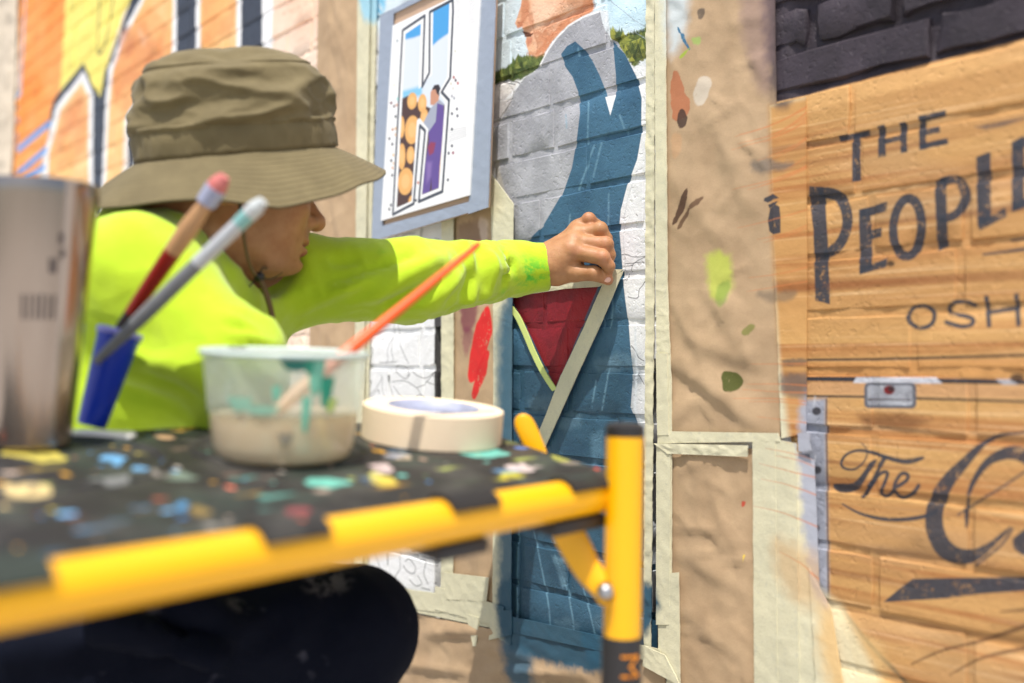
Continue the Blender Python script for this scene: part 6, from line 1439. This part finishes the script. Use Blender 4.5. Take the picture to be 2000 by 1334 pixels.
V, Fc = lathe([(38 * kB, hB), (44 * kB, hB + .0004), (45 * kB, hB + .004), (42 * kB, hB + .006), (38 * kB, hB + .003)], basis(pB + bn * .0035, xx, yy, ax2), 40, True); link('pot_rim', mesh('pot_rim', V, Fc), simple('lavender_plastic', (150, 150, 232), .35), pot)
tag(link('plastic_piece', prism([(-.024, -.012), (.026, -.012), (.030, 0), (.026, .012), (-.024, .012), (-.028, 0)], stand(198, 856), rr_ * .8 + bb * -.6, rr_ * .6 + bb * .8, bn, .0045, .0015), simple('white_plastic', (238, 236, 230), .4), None), 'small white plastic scraper lying at the foot of the blue pot', 'piece')  # small white bit of plastic, its use unknown

# brushes
def brush(name, label, pts, rad, cols, bristle, group):
    """pts from the handle end to the bristle tip"""
    o = thing(name, label, 'paint brush', pts[0], group); pts = np.asarray(pts)
    seg = 0
    for nm, t0, t1, rr2, mat in cols:
        ts = np.linspace(t0, t1, 10); L = np.linalg.norm(pts[-1] - pts[0]); P_ = [pts[0] + (pts[-1] - pts[0]) * t for t in ts]
        V, Fc = tube(P_, np.interp(ts, np.linspace(t0, t1, len(rr2)), rr2), 14); autosmooth(link(nm, mesh(nm, V, Fc), mat, o), 50)
    return o
BG = 'paint brushes on the work platform'
M_RED = simple('dark_red_lacquer', (140, 24, 16), .28); M_WOOD = simple('bare_wood', (196, 150, 104), .55, var=.3, bscale=40); M_GREY = simple('grey_lacquer', (126, 128, 132), .35, var=.25, bscale=60); M_FER = simple('ferrule_metal', (205, 208, 214), .3, .8)
q0, q1 = at(196, 700, Zp + .012), at(438, 344, Zp - .045)
M_PINK = simple('pink_paint', (206, 116, 110), .5, var=.3, bscale=120); M_LAV = simple('lavender_paint', (168, 172, 196), .45); M_DKEND = simple('dark_handle_end', (44, 22, 18), .35)
brush('paint_brush', 'dark red and bare wood brush with pink bristles leaning from the blue pot', [q0, q1], None, (('handle_end', 0, .26, (.0035, .0062), M_DKEND), ('handle', .26, .60, (.0062, .0082), M_RED), ('wood_neck', .60, .86, (.0082, .0088, .0062), M_WOOD), ('ferrule', .86, .94, (.0088, .0095), M_LAV), ('bristles', .94, 1.0, (.0090, .0080, .0050), M_PINK)), None, BG)
q0, q1 = at(188, 706, Zp - .018), at(514, 392, Zp - .065)
M_WHT = simple('white_paint', (196, 202, 202), .45); M_TEALP = simple('pale_teal_paint', (134, 186, 182), .45)
brush('paint_brush', 'slim grey brush with white and teal bristles leaning from the blue pot', [q0, q1], None, (('handle', 0, .62, (.0040, .0068, .0066), M_GREY), ('neck', .62, .86, (.0066, .0064), simple('pale_grey', (188, 192, 196), .35)), ('ferrule', .86, .92, (.0066, .0068), M_TEALP), ('bristles', .92, 1.0, (.0070, .0072, .0045), M_WHT)), None, BG)
q0, q1 = at(936, 476, .945), at(534, 806, .815)
M_ORG = simple('orange_lacquer', (244, 96, 36), .3); M_PEACH = simple('wet_brush', (226, 186, 150), .5)
brush('paint_brush', 'bright orange handled brush standing in the cup of murky water', [q0, q1], None, (('handle_end', 0, .04, (.0022, .0032), simple('dark_orange', (214, 66, 30), .4)), ('handle', .04, .66, (.0032, .0042, .0058), M_ORG), ('ferrule', .66, .80, (.0058, .0056), simple('salmon_paint', (226, 140, 110), .45)), ('bristles', .80, 1.0, (.0060, .0066, .0040), M_PEACH)), None, BG)
